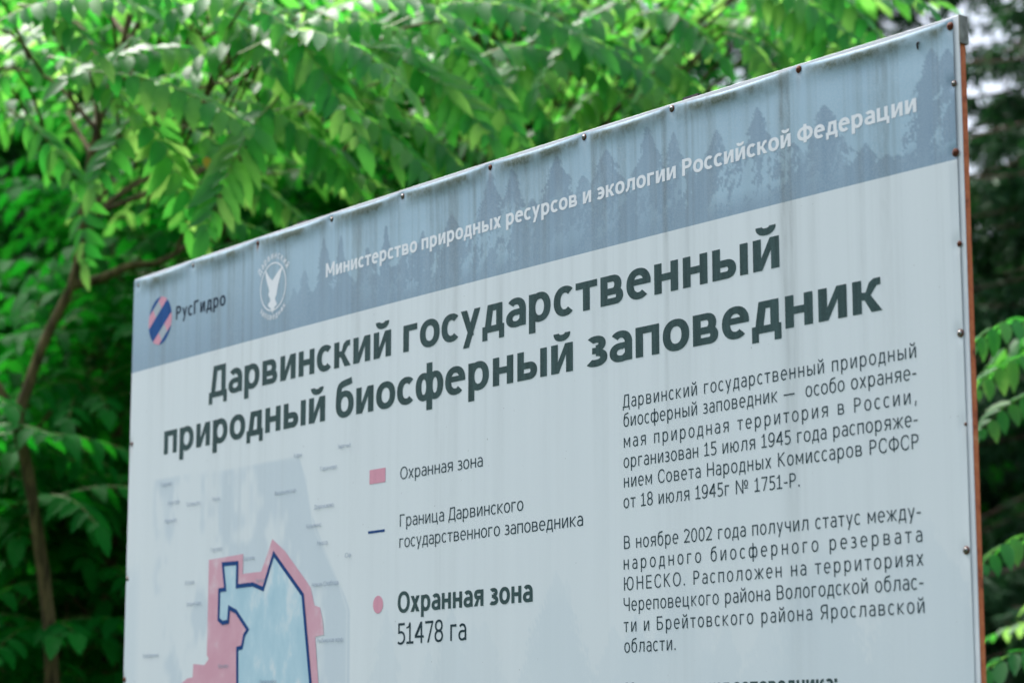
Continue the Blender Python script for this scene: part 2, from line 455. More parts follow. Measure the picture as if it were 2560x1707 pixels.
# --- backing panel (bowed with the sheet), rim, frame, corner plate, posts, screws
pu = np.linspace(0, W, 60); pv = np.array([0.0, BH + .01]); P = []; PF = []
th = .0022; ch = .0005
prof = [(-th, 0.0), (-ch, 0.0), (0.0, ch), (0.0, BH + .01 - ch), (-ch, BH + .01), (-th, BH + .01)]
for i, u in enumerate(pu):
    uu = min(max(u, 0), W)
    for d, v in prof: P.append((uu - W / 2, -bow(uu) - d - 0.0, ZTOP - v))
n = len(prof)
for i in range(len(pu) - 1):
    for j in range(n):
        kk = (j + 1) % n
        PF.append((i * n + j, i * n + kk, (i + 1) * n + kk, (i + 1) * n + j))
PF.append(list(range(n))[::-1]); PF.append([(len(pu) - 1) * n + j for j in range(n)])
panel = mesh_ob('backing_panel', np.array(P), PF, M['panel'], board)

mb = MB(); x1 = W / 2
mb.box(x1 - .018, .0026, ZTOP - BH - .008, x1 - .0005, .0186, ZTOP - .03, .0015)
mb.box(-x1 + .0005, .0026, ZTOP - BH - .008, -x1 + .018, .0186, ZTOP - .004, .0015)
mb.box(-x1 + .018, .0026, ZTOP - .02, x1 - .018, .0186, ZTOP - .004, .0015)
mb.box(-x1 + .018, .0026, ZTOP - BH - .008, x1 - .018, .0186, ZTOP - BH + .008, .0015)
mb.box(-x1 + .018, .0026, ZTOP - 1.02, x1 - .018, .0186, ZTOP - 1.0, .0015)
frame = mb.build('frame', M['oxide'], board)
mb = MB()
mb.box(x1 + .0012, -.002, ZTOP - .055, x1 + .0046, .022, ZTOP + .0005, .0006)
mb.box(x1 - .05, .0195, ZTOP - .055, x1 + .0012, .0220, ZTOP + .0005, .0006)
mb.build('corner_plate', M['galv'], board)
for u in (0.865, 2.405):
    mb = MB(); x = u - W / 2
    a, b, z1, t = .0192, .0742, ZTOP + .021, .004
    mb.box(x - .025, a + .004, -.4, x - .025 + t, b, z1, .0008); mb.box(x + .025 - t, a + .004, -.4, x + .025, b, z1, .0008)
    mb.box(x - .025, a, -.4, x + .025, a + .004, z1, .0008); mb.box(x - .025 + t, b - t, -.4, x + .025 - t, b, z1, .0008)
    mb.build('post', [M['steel_dark']], board)
def screw_mesh(mat):
    mb = MB(); r = .0082
    mb.lathe([(r * .96, 0), (r, .0006), (r * .97, .0014), (r * .70, .0020)], 24, 2)
    mb.lathe([(r * .71, .0016), (r * .68, .0026), (r * .56, .0040), (r * .34, .0049), (0.0006, .0053)], 24, 0)
    w, l = r * .07, r * .26
    mb.box(-l, -.0056, -w, l, -.0050, w, 0, 1); mb.box(-w, -.00555, -l, w, -.0050, l, 0, 1)  # raised black cross: the shade of the drive recess put in as colour
    return mb, [M[mat], M['recess_shade'], M['rust']]
protos = {}
for u, v, ru, size in SCREWS:
    if ru not in protos:
        mb, mats = screw_mesh(('screw', 'rust', 'rust')[ru])
        o = mb.build('screw', mats, board, True); protos[ru] = o
    else:
        o = protos[ru].copy(); COL.objects.link(o); o.parent = board
    p = on_board(u, min(v, BH - .01)); o.location = (float(p[0]), float(p[1]) - .0004, float(p[2]))
    o.scale = (size, size * 1.1, size); o.rotation_euler = (0, u * 7, 0)
    if ru == 1: o['label'] = 'rusty brown screw head'

# ------------------------------------------------------------------ lettering drawn from strokes
def sup(cx, cy, rx, ry, a0, a1, n=22, kx=2.2):
    a = np.radians(np.linspace(a0, a1, n)); c, s = np.cos(a), np.sin(a)
    return np.stack([cx + rx * np.sign(c) * np.abs(c) ** (2 / kx), cy + ry * np.sign(s) * np.abs(s) ** (2 / kx)], 1)
def area(p): x, y = p[:, 0], p[:, 1]; return 0.5 * np.sum(x * np.roll(y, -1) - np.roll(x, -1) * y)
def P_(*pts):
    p = np.array(pts, float); return p if area(p) > 0 else p[::-1]
def bx(x0, y0, x1, y1): return P_((x0, y0), (x1, y0), (x1, y1), (x0, y1))
def ring(cx, cy, rx, ry, s, t):
    return [sup(cx, cy, rx, ry, 0, 354, 40), sup(cx, cy, rx - s, ry - t, 0, 354, 40)[::-1]]
def arc(cx, cy, rx, ry, s, t, a0, a1, cut0=True, cut1=True, kx=2.2):
    o = sup(cx, cy, rx, ry, a0, a1, 26, kx)
    def ia(a, x, cut):
        if not cut: return a
        q = abs(x - cx) / max(rx - s, 1e-6)
        if q > .98: return a
        b = math.degrees(math.acos(min(1, q ** (kx / 2)))); am = a % 360
        r = b if am < 90 else 180 - b if am < 180 else 180 + b if am < 270 else 360 - b
        return r + (a - am)
    i = sup(cx, cy, rx - s, ry - t, ia(a0, o[0, 0], cut0), ia(a1, o[-1, 0], cut1), 26, kx)
    p = np.vstack([o, i[::-1]]); return p if area(p) > 0 else p[::-1]
def dbowl(x0, y0, x1, y1, s, t, flat=None):
    """D-shaped bowl: flat left side, round right side"""
    ry = (y1 - y0) / 2; cy = (y0 + y1) / 2; rx = min(ry * 1.1, (x1 - x0) * .62)
    o = np.vstack([[(x0, y0)], sup(x1 - rx, cy, rx, ry, -90, 90, 24, 2.2), [(x0, y1)]])
    i = np.vstack([[(x0 + s, y0 + t)], sup(x1 - rx, cy, rx - s, ry - t, -90, 90, 24, 2.2), [(x0 + s, y1 - t)]])
    return [o, i[::-1]]
def mirror(polys, w):
    out = []
    for p in polys:
        q = p.copy(); q[:, 0] = w - q[:, 0]; out.append(q[::-1])
    return out
def stroke(pts, th):
    p = np.array(pts, float); d = np.gradient(p, axis=0); d /= np.linalg.norm(d, axis=1)[:, None]
    nrm = np.stack([-d[:, 1], d[:, 0]], 1) * (np.asarray(th, float) / 2)[:, None] if np.ndim(th) else np.stack([-d[:, 1], d[:, 0]], 1) * th / 2
    q = np.vstack([p + nrm, (p - nrm)[::-1]]); return q if area(q) > 0 else q[::-1]
XH, CAP, DES = .548, .727, .205
OV = .012
def shapes(ch, s, t, bold):
    """polygons and width of one letter, em units"""
    up = ch.isupper() or ch.isdigit() or ch == '№'
    X = CAP if up else XH
    k = 1.0
    B = .075 if bold else 0.0
    low = ch.lower()
    def stem(x, y0=0, y1=None): return bx(x, y0, x + s, X if y1 is None else y1)
    def breve(w, X):
        return [arc(w / 2, X + .205, .165 + B * .4, .155, s * .8, t * .95, 180, 360, False, False)]
    if ch in 'оО': w = (.47 if not up else .62) + B; return ring(w / 2, X / 2, w / 2, X / 2 + OV, s, t), w, 1
    if ch in 'нН': w = (.43 if not up else .53) + B; return [stem(0), stem(w - s), bx(s * .5, X / 2 - t * .42, w - s * .5, X / 2 + t * .58)], w, 0
    if ch in 'пП': w = (.425 if not up else .53) + B; return [stem(0), stem(w - s), bx(0, X - t, w, X)], w, 0
    if low in 'ий':
        w = (.43 if not up else .55) + B; dw = s * (.80 if bold else 1.0)
        p = [stem(0), stem(w - s), P_((s * .32, 0), (s * .32 + dw, 0), (w - s * .32, X), (w - s * .32 - dw, X))]
        return p + (breve(w, X) if low == 'й' else []), w, 0
    if ch in 'гГ': w = (.33 if not up else .42) + B * .8; return [stem(0), bx(0, X - t, w, X)], w, 0
    if ch in 'тТ': w = (.42 if not up else .56) + B; return [stem(w / 2 - s / 2), bx(0, X - t, w, X)], w, 1
    if ch == 'е':
        w = .455 + B
        return [arc(w / 2, X / 2, w / 2, X / 2 + OV, s, t, -1, 312, False, True), bx(s * .6, X * .455, w - s * .05, X * .455 + t * .86)], w, 1
    if ch == 'Е': w = .44; return [stem(0), bx(0, 0, w, t), bx(0, X - t, w, X), bx(0, X * .5 - t * .4, w * .95, X * .5 + t * .6)], w, 0
    if ch in 'сС': w = (.40 if not up else .54) + B * .9; return [arc(w * .56, X / 2, w * .56, X / 2 + OV, s, t, 46, 314)], w, 1
    if ch == 'р': w = .45 + B; return [stem(0, -DES)] + ring(w * .5, X / 2, w * .5, X / 2 + OV, s, t) + [stem(0, 0)], w, 0
    if ch == 'Р': w = .45 + B; return [stem(0)] + dbowl(0, X * .40, w, X, s, t), w, 0
    if ch == 'а':
        w = .415 + B
        return [bx(w - s, 0, w, X * .60), arc(w * .5, X * .60, w * .5, X * .40 + OV, s, t, 0, 140, False, True)] + \
               [arc(w * .50, X * .30, w * .50, X * .30 + OV, s, t * .92, 60, 318, False, False), bx(w * .5, X * .60 - t * .9 + OV, w - s * .5, X * .60 + OV),
                P_((w * .60, -OV * .5), (w - s * .4, t * .55), (w - s * .4, t * 1.7), (w * .56, t * .8))], w, 1
    if ch in 'вВ':
        w = (.43 if not up else .50) + B
        return dbowl(0, 0, w, X * .56, s, t * .95) + dbowl(0, X * .56 - t * .9, w * .93, X, s, t * .92), w, 0
    if ch in 'кК':
        w = (.41 if not up else .50) + B
        y = X * .5
        if up and not bold: return [stem(0), P_((s, y - t * .3), (s * 1.1, y + t * .9), (w - s * 1.2, X), (w, X)), P_((s * 1.4, y + t * .2), (s * 2.4, y + t * .75), (w * 1.04, 0), (w * 1.04 - s * 1.25, 0))], w, 0
        arm = P_((s * .8, y - t * .45), (s * 1.5, y - t * .45), (s * 1.9, y - t * .1), (w - s * .42, X - t * .95), (w, X - t * .92), (w, X), (w - s * .75, X - .002), (w - s * 1.25, X - t * .45), (s * 1.45, y + t * .5), (s * .8, y + t * .55))
        leg = P_((s * 1.1, y), (s * 1.9, y + t * .2), (w * 1.05, 0), (w * 1.05 - s * 1.18, 0))
        return [stem(0), arm, leg], w, 0
    if ch == 'у':
        w = .44 + B
        return [P_((w - s, X), (w, X), (w * .42, -DES), (w * .42 - s, -DES)), P_((0, X), (s * 1.04, X), (w * .5 + s * .55, .03), (w * .5 - s * .25, 0))], w, 1
    if low == 'д':
        w = (.48 if not up else .58) + B; a = w * .10; b = w * .92
        return [bx(0, 0, w, t), bx(0, -DES * .72, s * .82, t * .5), bx(w - s * .82, -DES * .72, w, t * .5), bx(b - s, 0, b, X), bx(w * .24, X - t, b, X),
                P_((a, t * .4), (a + s * .98, t * .4), (w * .27 + s * .86, X), (w * .24, X)), ], w, 1
    if low == 'л':
        w = (.46 if not up else .58) + B
        return [bx(w - s, 0, w, X), bx(w * .22, X - t, w, X), P_((w * .2, X), (w * .2 + s * .95, X), (w * .2 + s * .8, X * .42), (w * .13 + s * .55, X * .12), (w * .07 + s * .3, -.004), (0, -.004), (0, t * .98), (w * .07, t * 1.05), (w * .14, X * .32))], w, 0
    if low == 'м':
        w = (.53 if not up else .64) + B; c = w / 2
        return [stem(0), stem(w - s), P_((0, X), (s * 1.0, X), (c + s * .42, X * .22), (c - s * .42, X * .22)), P_((w, X), (w - s, X), (c - s * .42, X * .22), (c + s * .42, X * .22))], w, 0
    if low == 'ь': w = .42 + B; return [stem(0)] + dbowl(0, 0, w, X * .62, s, t), w, 0
    if low == 'ы': w = .40 + B; return [stem(0)] + dbowl(0, 0, w, X * .62, s, t) + [stem(w + .075)], w + .075 + s, 0
    if ch == 'б':
        w = .46 + B
        path = [(s * .5, X * .45), (s * .5 + .004, X * .75), (w * .22, CAP * .88), (w * .42, CAP * .965), (w * .68, CAP * 1.0), (w * .90, CAP * 1.03)]
        return ring(w / 2, X / 2 - .005, w / 2, X / 2 + OV, s, t) + [stroke(spline([(a, b, 0) for a, b in path], 20)[:, :2], np.linspace(s, t * 1.05, 20))], w, 1
    if ch == 'Б': w = .49 + B; return [stem(0), bx(0, X - t, w * .92, X)] + dbowl(0, 0, w, X * .60, s, t), w, 0
    if ch == 'ф':
        w = .64 + B * 1.4; c = w / 2
        return ring(c * .5 + s * .22, X / 2, c * .5 + s * .22, X / 2 + OV, s, t) + ring(w - c * .5 - s * .22, X / 2, c * .5 + s * .22, X / 2 + OV, s, t) + [bx(c - s / 2, -DES, c + s / 2, CAP + .02)], w, 1
    if ch == 'Ф':
        w = .66 + B * 1.4; c = w / 2
        return ring(c, X * .5, c, X * .40, s, t) + [bx(c - s / 2, -.01, c + s / 2, X + .02)], w, 1
    if low == 'з':
        w = (.375 if not up else .45) + B
        return [arc(w * .42, X * .745, w * .50, X * .255 + OV, s, t, -88, 138, False, True), arc(w * .42, X * .275, w * .58, X * .275 + OV, s, t, -138, 88, True, False),
                bx(w * .25, X * .50 - t * .45 + .012, w * .55, X * .50 + t * .47 + .008)], w, 1
    if ch == 'э':
        w = .40 + B
        return [arc(w * .44, X / 2, w * .56, X / 2 + OV, s, t, -134, 134), bx(w * .22, X * .5 - t * .42, w - s * .5, X * .5 + t * .45)], w, 1
    if low == 'я':
        w = (.42 if not up else .49) + B
        y = X * .40
        p = mirror(dbowl(0, y, w * .99, X, s, t), w) + [bx(w - s, 0, w, X), P_((0 - w * .03, 0), (s * 1.12, 0), (w * .46 + s * .45, y + t * .6), (w * .46 - s * .35, y + t * .4))]
        return p, w, 0
    if low == 'ж':
        w = .66 + B; c = w / 2; y = X * .5
        arm = P_((c, y - t * .45), (c + s * .9, y - t * .45), (c + s * 1.2, y - t * .1), (w - s * .42, X - t * .95), (w, X - t * .92), (w, X), (w - s * .75, X), (w - s * 1.25, X - t * .45), (c + s * .8, y + t * .5), (c, y + t * .55))
        leg = P_((c + s * .5, y), (c + s * 1.2, y + t * .2), (w * 1.02, 0), (w * 1.02 - s * 1.2, 0))
        return [bx(c - s / 2, 0, c + s / 2, X), arm, leg] + mirror([arm, leg], w), w, 1
    if low == 'х':
        w = .44 + B; d = s * 1.18
        return [P_((0, X), (d, X), (w, 0), (w - d, 0)), P_((w, X), (w - d, X), (0, 0), (d, 0))], w, 1
    if low == 'ц':
        w = (.46 if not up else .56) + B; z = w - .035
        return [stem(0), bx(z - s, 0, z, X), bx(0, 0, w + .03, t), bx(w + .03 - s * .82, -DES * .72, w + .03, t * .5)], w + .03, 0
    if low == 'ч':
        w = (.41 if not up else .50) + B
        return [bx(w - s, 0, w, X), bx(0, X * .62, s, X), arc(w * .5, X * .66, w * .5, X * .29, s, t, 180, 275, False, False), bx(w * .48, X * .37, w - s * .5, X * .37 + t)], w, 0
    if low == 'ю':
        w = (.64 if not up else .80) + B; rw = (.44 if not up else .57) + B * .8
        return [stem(0), bx(s * .5, X / 2 - t * .45, w - rw + s * .6, X / 2 + t * .5)] + ring(w - rw / 2, X / 2, rw / 2, X / 2 + OV, s, t), w, 0
    if ch == '0': w = .46; return ring(w / 2, X / 2, w / 2, X / 2 + OV, s, t), w, 1
    if ch == '1': w = .36; return [bx(w * .5 - s * .3, 0, w * .5 + s * .7, X), bx(0, 0, w + .04, t), P_((0, X - t * 1.9), (w * .28, X - t * 1.6), (w * .5 - s * .3, X), (w * .5 + s * .3, X), (w * .5 + s * .3, X - t * 2.0), (0, X - t * 2.6))], w + .04, 1
    if ch == 'l': w = .30; return [bx(w - s, 0, w, X), P_((0, X * .72), (0, X * .72 + t * 1.1), (w - s * .6, X), (w - s * .2, X), (w - s * .2, X - t * 1.5))], w + .06, 1
    if ch == '2':
        w = .45
        path = [(t * .4, X * .80), (w * .22, X - t * .62), (w * .52, X - t * .5), (w - s * .62, X * .82), (w - s * .65, X * .68), (w * .62, X * .42), (w * .3, X * .17), (s * .45, t * .6)]
        return [stroke(spline([(a, b, 0) for a, b in path], 34)[:, :2], (s + t) / 2), bx(0, 0, w, t)], w, 1
    if ch == '4':
        w = .50
        return [bx(w * .82 - s, 0, w * .82, X), bx(0, X * .25, w, X * .25 + t), P_((0, X * .25), (0, X * .25 + t * 1.2), (w * .82 - s * 1.1, X), (w * .82 - s * .02, X), (w * .82 - s * .02, X - t * 1.0), (s * .9, X * .25))], w, 1
    if ch == '5':
        w = .44
        return [bx(w * .10, X - t, w * .95, X), bx(w * .10, X * .50, w * .10 + s * .95, X), arc(w * .42, X * .305, w * .58, X * .305 + OV, s, t, -134, 118, True, False)], w, 1
    if ch == '7': w = .45; return [bx(0, X - t, w, X), P_((w - s * .9, X - t * .5), (w, X - t * .5), (w * .36 + s * .5, 0), (w * .36 - s * .55, 0))], w, 1
    if ch == '8':
        w = .46
        return ring(w / 2, X * .27, w / 2, X * .27 + OV, s, t) + ring(w / 2, X * .75 - .004, w * .46, X * .25 + OV + .012, s, t), w, 1
    if ch == '9':
        w = .46
        return ring(w / 2, X * .66, w / 2, X * .34 + OV, s, t) + [arc(w * .40, X * .52, w * .60, X * .52 + OV, s, t, -122, 10, True, False)], w, 1
    if ch == '№':
        w = .56; dw = s * 1.1
        p = [bx(0, 0, s, X), bx(w - s, 0, w, X), P_((0, X), (dw, X), (w, 0), (w - dw, 0))]
        q = .30
        return p + ring(w + .06 + q / 2, X * .72, q / 2, X * .24, s * .85, t * .85) + [bx(w + .08, X * .34, w + .04 + q, X * .34 + t * .85)], w + .06 + q, 0
    if ch == '-': w = .27; return [bx(0, XH * .44, w, XH * .44 + t * 1.02)], w, 1
    if ch == '—': w = .80; return [bx(0, XH * .44, w, XH * .44 + t * 1.02)], w, 1
    if ch == '.': return [bx(0, 0, s * 1.15, s * 1.25)], s * 1.15, 0
    if ch == ',': return [P_((s * .1, -.14), (s * .75, -.14), (s * 1.5, .12), (s * .45, .12))], s * 1.5, 0
    if ch == ':': return [bx(0, 0, s * 1.05, s * 1.1), bx(0, XH - s * 1.1, s * 1.05, XH)], s * 1.05, 0
    raise KeyError(ch)

WEIGHT = {'logo': (.135, .112, False), 'bold': (.158, .130, True), 'regular': (.080, .072, False), 'semi': (.118, .102, False), 'digits': (.086, .080, False)}
_cache = {}
def glyph(ch, weight):
    """triangulated union of the strokes (non-zero winding), advance"""
    key = (ch, weight)
    if key in _cache: return _cache[key]
    s, t, bold = WEIGHT[weight]
    polys, w, rnd = shapes(ch, s, t, bold)
    co = []; ed = []
    for p in polys:
        o = len(co); co += [Vector((float(a), float(b))) for a, b in p]; ed += [(o + i, o + (i + 1) % len(p)) for i in range(len(p))]
    V, E, F, *_ = geometry.delaunay_2d_cdt(co, ed, [], 0, 1e-6)
    V = np.array([tuple(q) for q in V]); keep = []
    for f in F:
        c = V[list(f)].mean(0); wn_ = 0
        for p in polys:
            a = p - c; b = np.roll(a, -1, 0)
            cr = a[:, 0] * b[:, 1] - a[:, 1] * b[:, 0]
            wn_ += int(np.sum((a[:, 1] <= 0) & (b[:, 1] > 0) & (cr > 0))) - int(np.sum((a[:, 1] > 0) & (b[:, 1] <= 0) & (cr < 0)))
        if wn_ != 0:
            a, b, c3 = V[list(f)][:3]
            keep.append(tuple(f) if (b - a)[0] * (c3 - a)[1] - (b - a)[1] * (c3 - a)[0] > 0 else tuple(f)[::-1])
    sb = (.036 if rnd else .066) if not bold else (.025 if rnd else .050)
    _cache[key] = (V, keep, w, sb); return _cache[key]

def layout(text, weight, track=0.0):
    """list of (char, x) in em and total inked width"""
    x = 0.0; out = []; last = 0.0; first = None
    for ch in text:
        if ch == ' ': x += (.25 if weight == 'bold' else .29) + track; continue
        V, F, w, sb = glyph(ch, weight)
        x += sb
        if first is None: first = x
        out.append((ch, x)); x += w; last = x; x += sb + track
    return [(c, a - first) for c, a in out], last - first

def text_points(text, weight, em, u0, u1, v, sx=None, italic=0.0):
    """sheet-plane verts/faces. sx None: stretch letters to fill u0..u1; sx given: letters keep sx and the tracking fills the line"""
    if sx is None:
        L, wd = layout(text, weight); sx = (u1 - u0) / wd / em; tr = 0.0
    else:
        L, wd = layout(text, weight); n_ = len(text) - 1
        tr = ((u1 - u0) / em / sx - wd) / n_ if u1 is not None else 0.0
        L, wd = layout(text, weight, tr)
    vs_, fs_ = [], []; o = 0
    for ch, x in L:
        V, F, w, sb = glyph(ch, weight)
        vs_.append(np.stack([u0 + em * sx * (x + V[:, 0] + italic * V[:, 1]), v - em * V[:, 1]], 1))
        fs_ += [tuple(i + o for i in f) for f in F]; o += len(V)
    return np.vstack(vs_), fs_

def print_on(name, pieces, mat, lift, parent=None):
    """sheet-plane pieces -> one printed mesh lying on the banner"""
    v = []; f = []; o = 0
    for a, b in pieces:
        v.append(np.asarray(a, float)); f += [tuple(i + o for i in q) for q in b]; o += len(a)
    v = np.vstack(v)
    return mesh_ob(name, on_board(v[:, 0], v[:, 1], lift), f, mat, parent or banner)

def fill(pts):
    """triangulate a polygon given in sheet coordinates"""
    co = [Vector((float(a), float(b))) for a, b in pts]; n_ = len(co)
    tris = geometry.tessellate_polygon([[Vector((q.x, q.y, 0)) for q in co]])
    out = []
    for t in tris:
        a, b, c = (co[i] for i in t)
        # v points down, so a clockwise triangle in (u, v) faces the viewer
        out.append(tuple(t) if (b - a).cross(c - a) < 0 else tuple(t)[::-1])
    return np.array(pts, float), out

def fill_grid(pts, step=.03):
    """polygon filled with a fine triangulation, so that it follows the bow of the sheet"""
    p = np.array(pts, float); dense = []
    for a, b in zip(p, np.roll(p, -1, 0)):
        m = max(1, int(np.linalg.norm(b - a) / step)); dense += [a + (b - a) * i / m for i in range(m)]
    dense = np.array(dense); q = p
    def inside(c):
        a = q - c; b = np.roll(a, -1, 0)
        return bool(np.sum(((a[:, 1] <= 0) != (b[:, 1] <= 0)) & (a[:, 0] + (-a[:, 1]) / (b[:, 1] - a[:, 1] + 1e-12) * (b[:, 0] - a[:, 0]) > 0)) % 2)
    inner = [(x, y) for x in np.arange(p[:, 0].min() + step / 2, p[:, 0].max(), step) for y in np.arange(p[:, 1].min() + step / 2, p[:, 1].max(), step)
             if inside(np.array((x, y))) and np.min(np.hypot(*(dense - (x, y)).T)) > step * .4]
    co = [Vector(map(float, a)) for a in list(map(tuple, dense)) + inner]; n_ = len(dense)
    V, E, F, *_ = geometry.delaunay_2d_cdt(co, [(i, (i + 1) % n_) for i in range(n_)], [], 0, 1e-6)
    V = np.array([tuple(a) for a in V]); out = []
    for f in F:
        c = V[list(f)].mean(0)
        if inside(c):
            a, b, c3 = V[list(f)][:3]; cr = (b - a)[0] * (c3 - a)[1] - (b - a)[1] * (c3 - a)[0]
            out.append(tuple(f) if cr < 0 else tuple(f)[::-1])
    return V, out

# title, ministry line, paragraphs, legend ---------------------------------------------------
EM_T = .0655 / XH
for t_, a, b, v in (('Дарвинский государственный', .4625, 2.7050, .4086), ('природный биосферный заповедник', .2105, 2.9755, .5370)):
    print_on('title_line', [text_points(t_, 'bold', EM_T, a, b, v)], M['ink'], .0004)
print_on('ministry_lettering', [text_points('Министерство природных ресурсов и экологии Российской Федерации', 'bold', .0365 / CAP, 1.0515, 3.0803, .1665)], M['ink_white'], .0004)
EM_B = .0282 / CAP
SXB = .99
para = [('Дарвинский государственный природный', 2.2215, 3.0597, .6398), ('биосферный заповедник —  особо охраняе-', 2.2235, 3.0591, .6812),
        ('мая природная территория в России,', 2.2239, 3.0575, .7263), ('организован 15 июля 1945 года распоряже-', 2.2225, 3.0588, .7696),
        ('нием Совета Народных Комиссаров РСФСР', 2.2229, 3.0592, .8121), ('от 18 июля 1945г № 1751-Р.', 2.2214, 2.7480, .8561),
        ('В ноябре 2002 года получил статус между-', 2.2215, 3.0595, .9432), ('народного биосферного резервата', 2.2200, 3.0613, .9868),
        ('ЮНЕСКО. Расположен на территориях', 2.2205, 3.0622, 1.0308), ('Череповецкого района Вологодской облас-', 2.2190, 3.0605, 1.0745),
        ('ти и Брейтовского района Ярославской', 2.2185, 3.0612, 1.1186), ('области.', 2.2200, 2.3810, 1.1619)]
for t_, a, b, v in para: print_on('paragraph_line', [text_points(t_, 'regular', EM_B, a, b, v, SXB)], M['ink_thin'], .0004)
print_on('heading_lettering', [text_points('Цели создания заповедника:', 'bold', .0305 / CAP, 2.2240, 2.8365, 1.2555)], M['ink'], .0004)
for t_, a, b, v in (('Охранная зона', 1.3940, 1.7250, .7178), ('Граница Дарвинского', 1.3939, 1.8765, .8320), ('государственного заповедника', 1.3929, 2.0860, .8824)):
    print_on('legend_line', [text_points(t_, 'regular', .0295 / CAP, a, b, v)], M['ink_thin'], .0004)
print_on('zone_lettering', [text_points('Охранная зона', 'bold', .0500 / CAP, 1.3880, 1.9100, 1.0378)], M['ink'], .0004)
print_on('area_lettering', [text_points('51478 га', 'digits', .0503 / CAP, 1.3877, 1.6640, 1.1126)], M['ink_thin'], .0004)
print_on('legend_square', [fill([(1.2617, .6826), (1.3309, .6826), (1.3309, .7177), (1.2617, .7177)])], M['ink_pink'], .0004)
print_on('legend_dash', [fill([(1.2583, .8326), (1.3302, .8326), (1.3302, .8388), (1.2583, .8388)])], M['ink_navy'], .0004)
ca = np.linspace(0, 2 * np.pi, 40, endpoint=False)
print_on('legend_disc', [fill(np.stack([1.3046 + .0217 * np.cos(ca), 1.0133 + .0214 * np.sin(ca)], 1))], M['ink_pink'], .0004)

# map of the reserve --------------------------------------------------------------------------
PINK = [(0.4827, 0.8504), (0.6652, 0.8470), (0.6648, 0.8993), (0.7581, 0.8995), (0.7800, 0.8695), (0.812, 0.8183), (0.8758, 0.8541), (0.9787, 0.9358), (1.0011, 0.9547), (1.0204, 1.0004),
        (1.0458, 1.0068), (1.061, 1.043), (1.0654, 1.0759), (1.0261, 1.0792), (1.0434, 1.1951), (1.06, 1.32), (.98, 1.40), (.62, 1.42), (.40, 1.36), (.33, 1.26), (0.3455, 1.1773), (0.3791, 1.1637), (0.4074, 1.1624), (0.41, 1.1264),
        (0.4714, 1.1313), (0.4933, 1.1155), (0.4828, 1.1049)]
BLUE = [(1.0075, 1.1941), (0.9649, 0.971), (0.821, 0.8574), (0.7714, 0.9454), (0.7184, 0.9302), (0.6362, 0.9303), (0.6362, 0.8689), (0.5602, 0.8672), (0.5753, 0.9349), (0.544, 0.9356),
        (0.543, 1.0127), (0.5641, 1.0231), (0.5935, 1.0212), (0.5977, 0.9846), (0.6347, 0.9967), (0.6965, 1.0462), (0.6788, 1.0615), (0.6688, 1.0914), (0.6449, 1.0945), (0.6484, 1.1846), (.66, 1.30), (.80, 1.34), (1.0, 1.31)]
rmap = empty('reserve_map', (0, 0, 0)); rmap.parent = banner
k = Nodes('map_pink')
M['map_pink'] = k.col(k.ramp(k.noise(16, 5), [(0.36, (.58, .31, .39)), (0.58, (.61, .35, .43)), (0.72, (.64, .49, .55))]), .6, .3)
k = Nodes('map_lake')
M['map_lake'] = k.col(k.ramp(k.noise(1.0, 6, k.coords((11, 1, 6)), .62), [(0.40, (.36, .55, .65)), (0.53, (.42, .60, .69)), (0.62, (.58, .68, .73))]), .6, .3)
print_on('buffer_zone', [fill_grid(PINK)], M['map_pink'], .0007, rmap)
print_on('reserve_area', [fill_grid(BLUE)], M['map_lake'], .0011, rmap)
def band_strip(pts, th):
    """mitred closed outline as one strip of quads"""
    p = np.array(pts, float); n_ = len(p); d = np.roll(p, -1, 0) - p; d /= np.linalg.norm(d, axis=1)[:, None]
    nrm = np.stack([-d[:, 1], d[:, 0]], 1); pn = np.roll(nrm, 1, 0); m = nrm + pn; m /= np.linalg.norm(m, axis=1)[:, None]
    sc_ = th / 2 / np.clip((m * nrm).sum(1), .45, 1); o = m * sc_[:, None]
    v = np.vstack([p + o, p - o]); f = []
    for i in range(n_):
        j = (i + 1) % n_; q = (i, j, n_ + j, n_ + i)
        a, b, c = v[q[0]], v[q[1]], v[q[2]]; cr = (b - a)[0] * (c - a)[1] - (b - a)[1] * (c - a)[0]
        f.append(q if cr < 0 else q[::-1])
    return v, f
dense = []
for a, b in zip(np.array(BLUE), np.roll(np.array(BLUE), -1, 0)):
    m = max(1, int(np.linalg.norm(b - a) / .04)); dense += [tuple(a + (b - a) * i / m) for i in range(m)]
print_on('reserve_border', [band_strip(dense, .0112)], M['ink_navy'], .0015, rmap)
LAB = [('Заречье', 1.1185, 1.1784, .6133), ('Кары', .9139, .9514, .6152), ('Тарачево', 1.0371, 1.1161, .6618), ('Васильевское', .8214, .9240, .7043), ('Дорожаево', 1.0141, 1.1041, .7566),
       ('Кузьминс', .9787, 1.0479, .8020), ('Мыкса', 1.0310, 1.0777, .8490), ('Торово', .1966, .2648, .6250), ('Коротово', .2450, .3121, .6798), ('Соловьево', .3525, .4306, .6934),
       ('Плоское', .4944, .5363, .6912), ('Мороцкое', .2294, .2968, .7293), ('Горлово', .4918, .5544, .8277), ('Костяево', .6699, .7255, .8636), ('Ветка', .7356, .7785, .9256), ('Остров', .3540, .4059, .9081),
       ('Средний двор', .3655, .4471, .9670), ('Новая Слобода', 1.0083, 1.1297, .9523), ('Рыбинское вдхр', 1.0372, 1.1537, 1.0930), ('Бабарино', .1211, .2125, 1.0982), ('Яхново', .5467, .5998, 1.1399), ('Первомайка', .7642, .8445, 1.1876), ('Се', 1.158, 1.185, .888)]
print_on('place_names', [text_points(t_, 'regular', .0150, a, b, v + .002) for t_, a, b, v in LAB], M['ink_grey'], .0017, rmap)

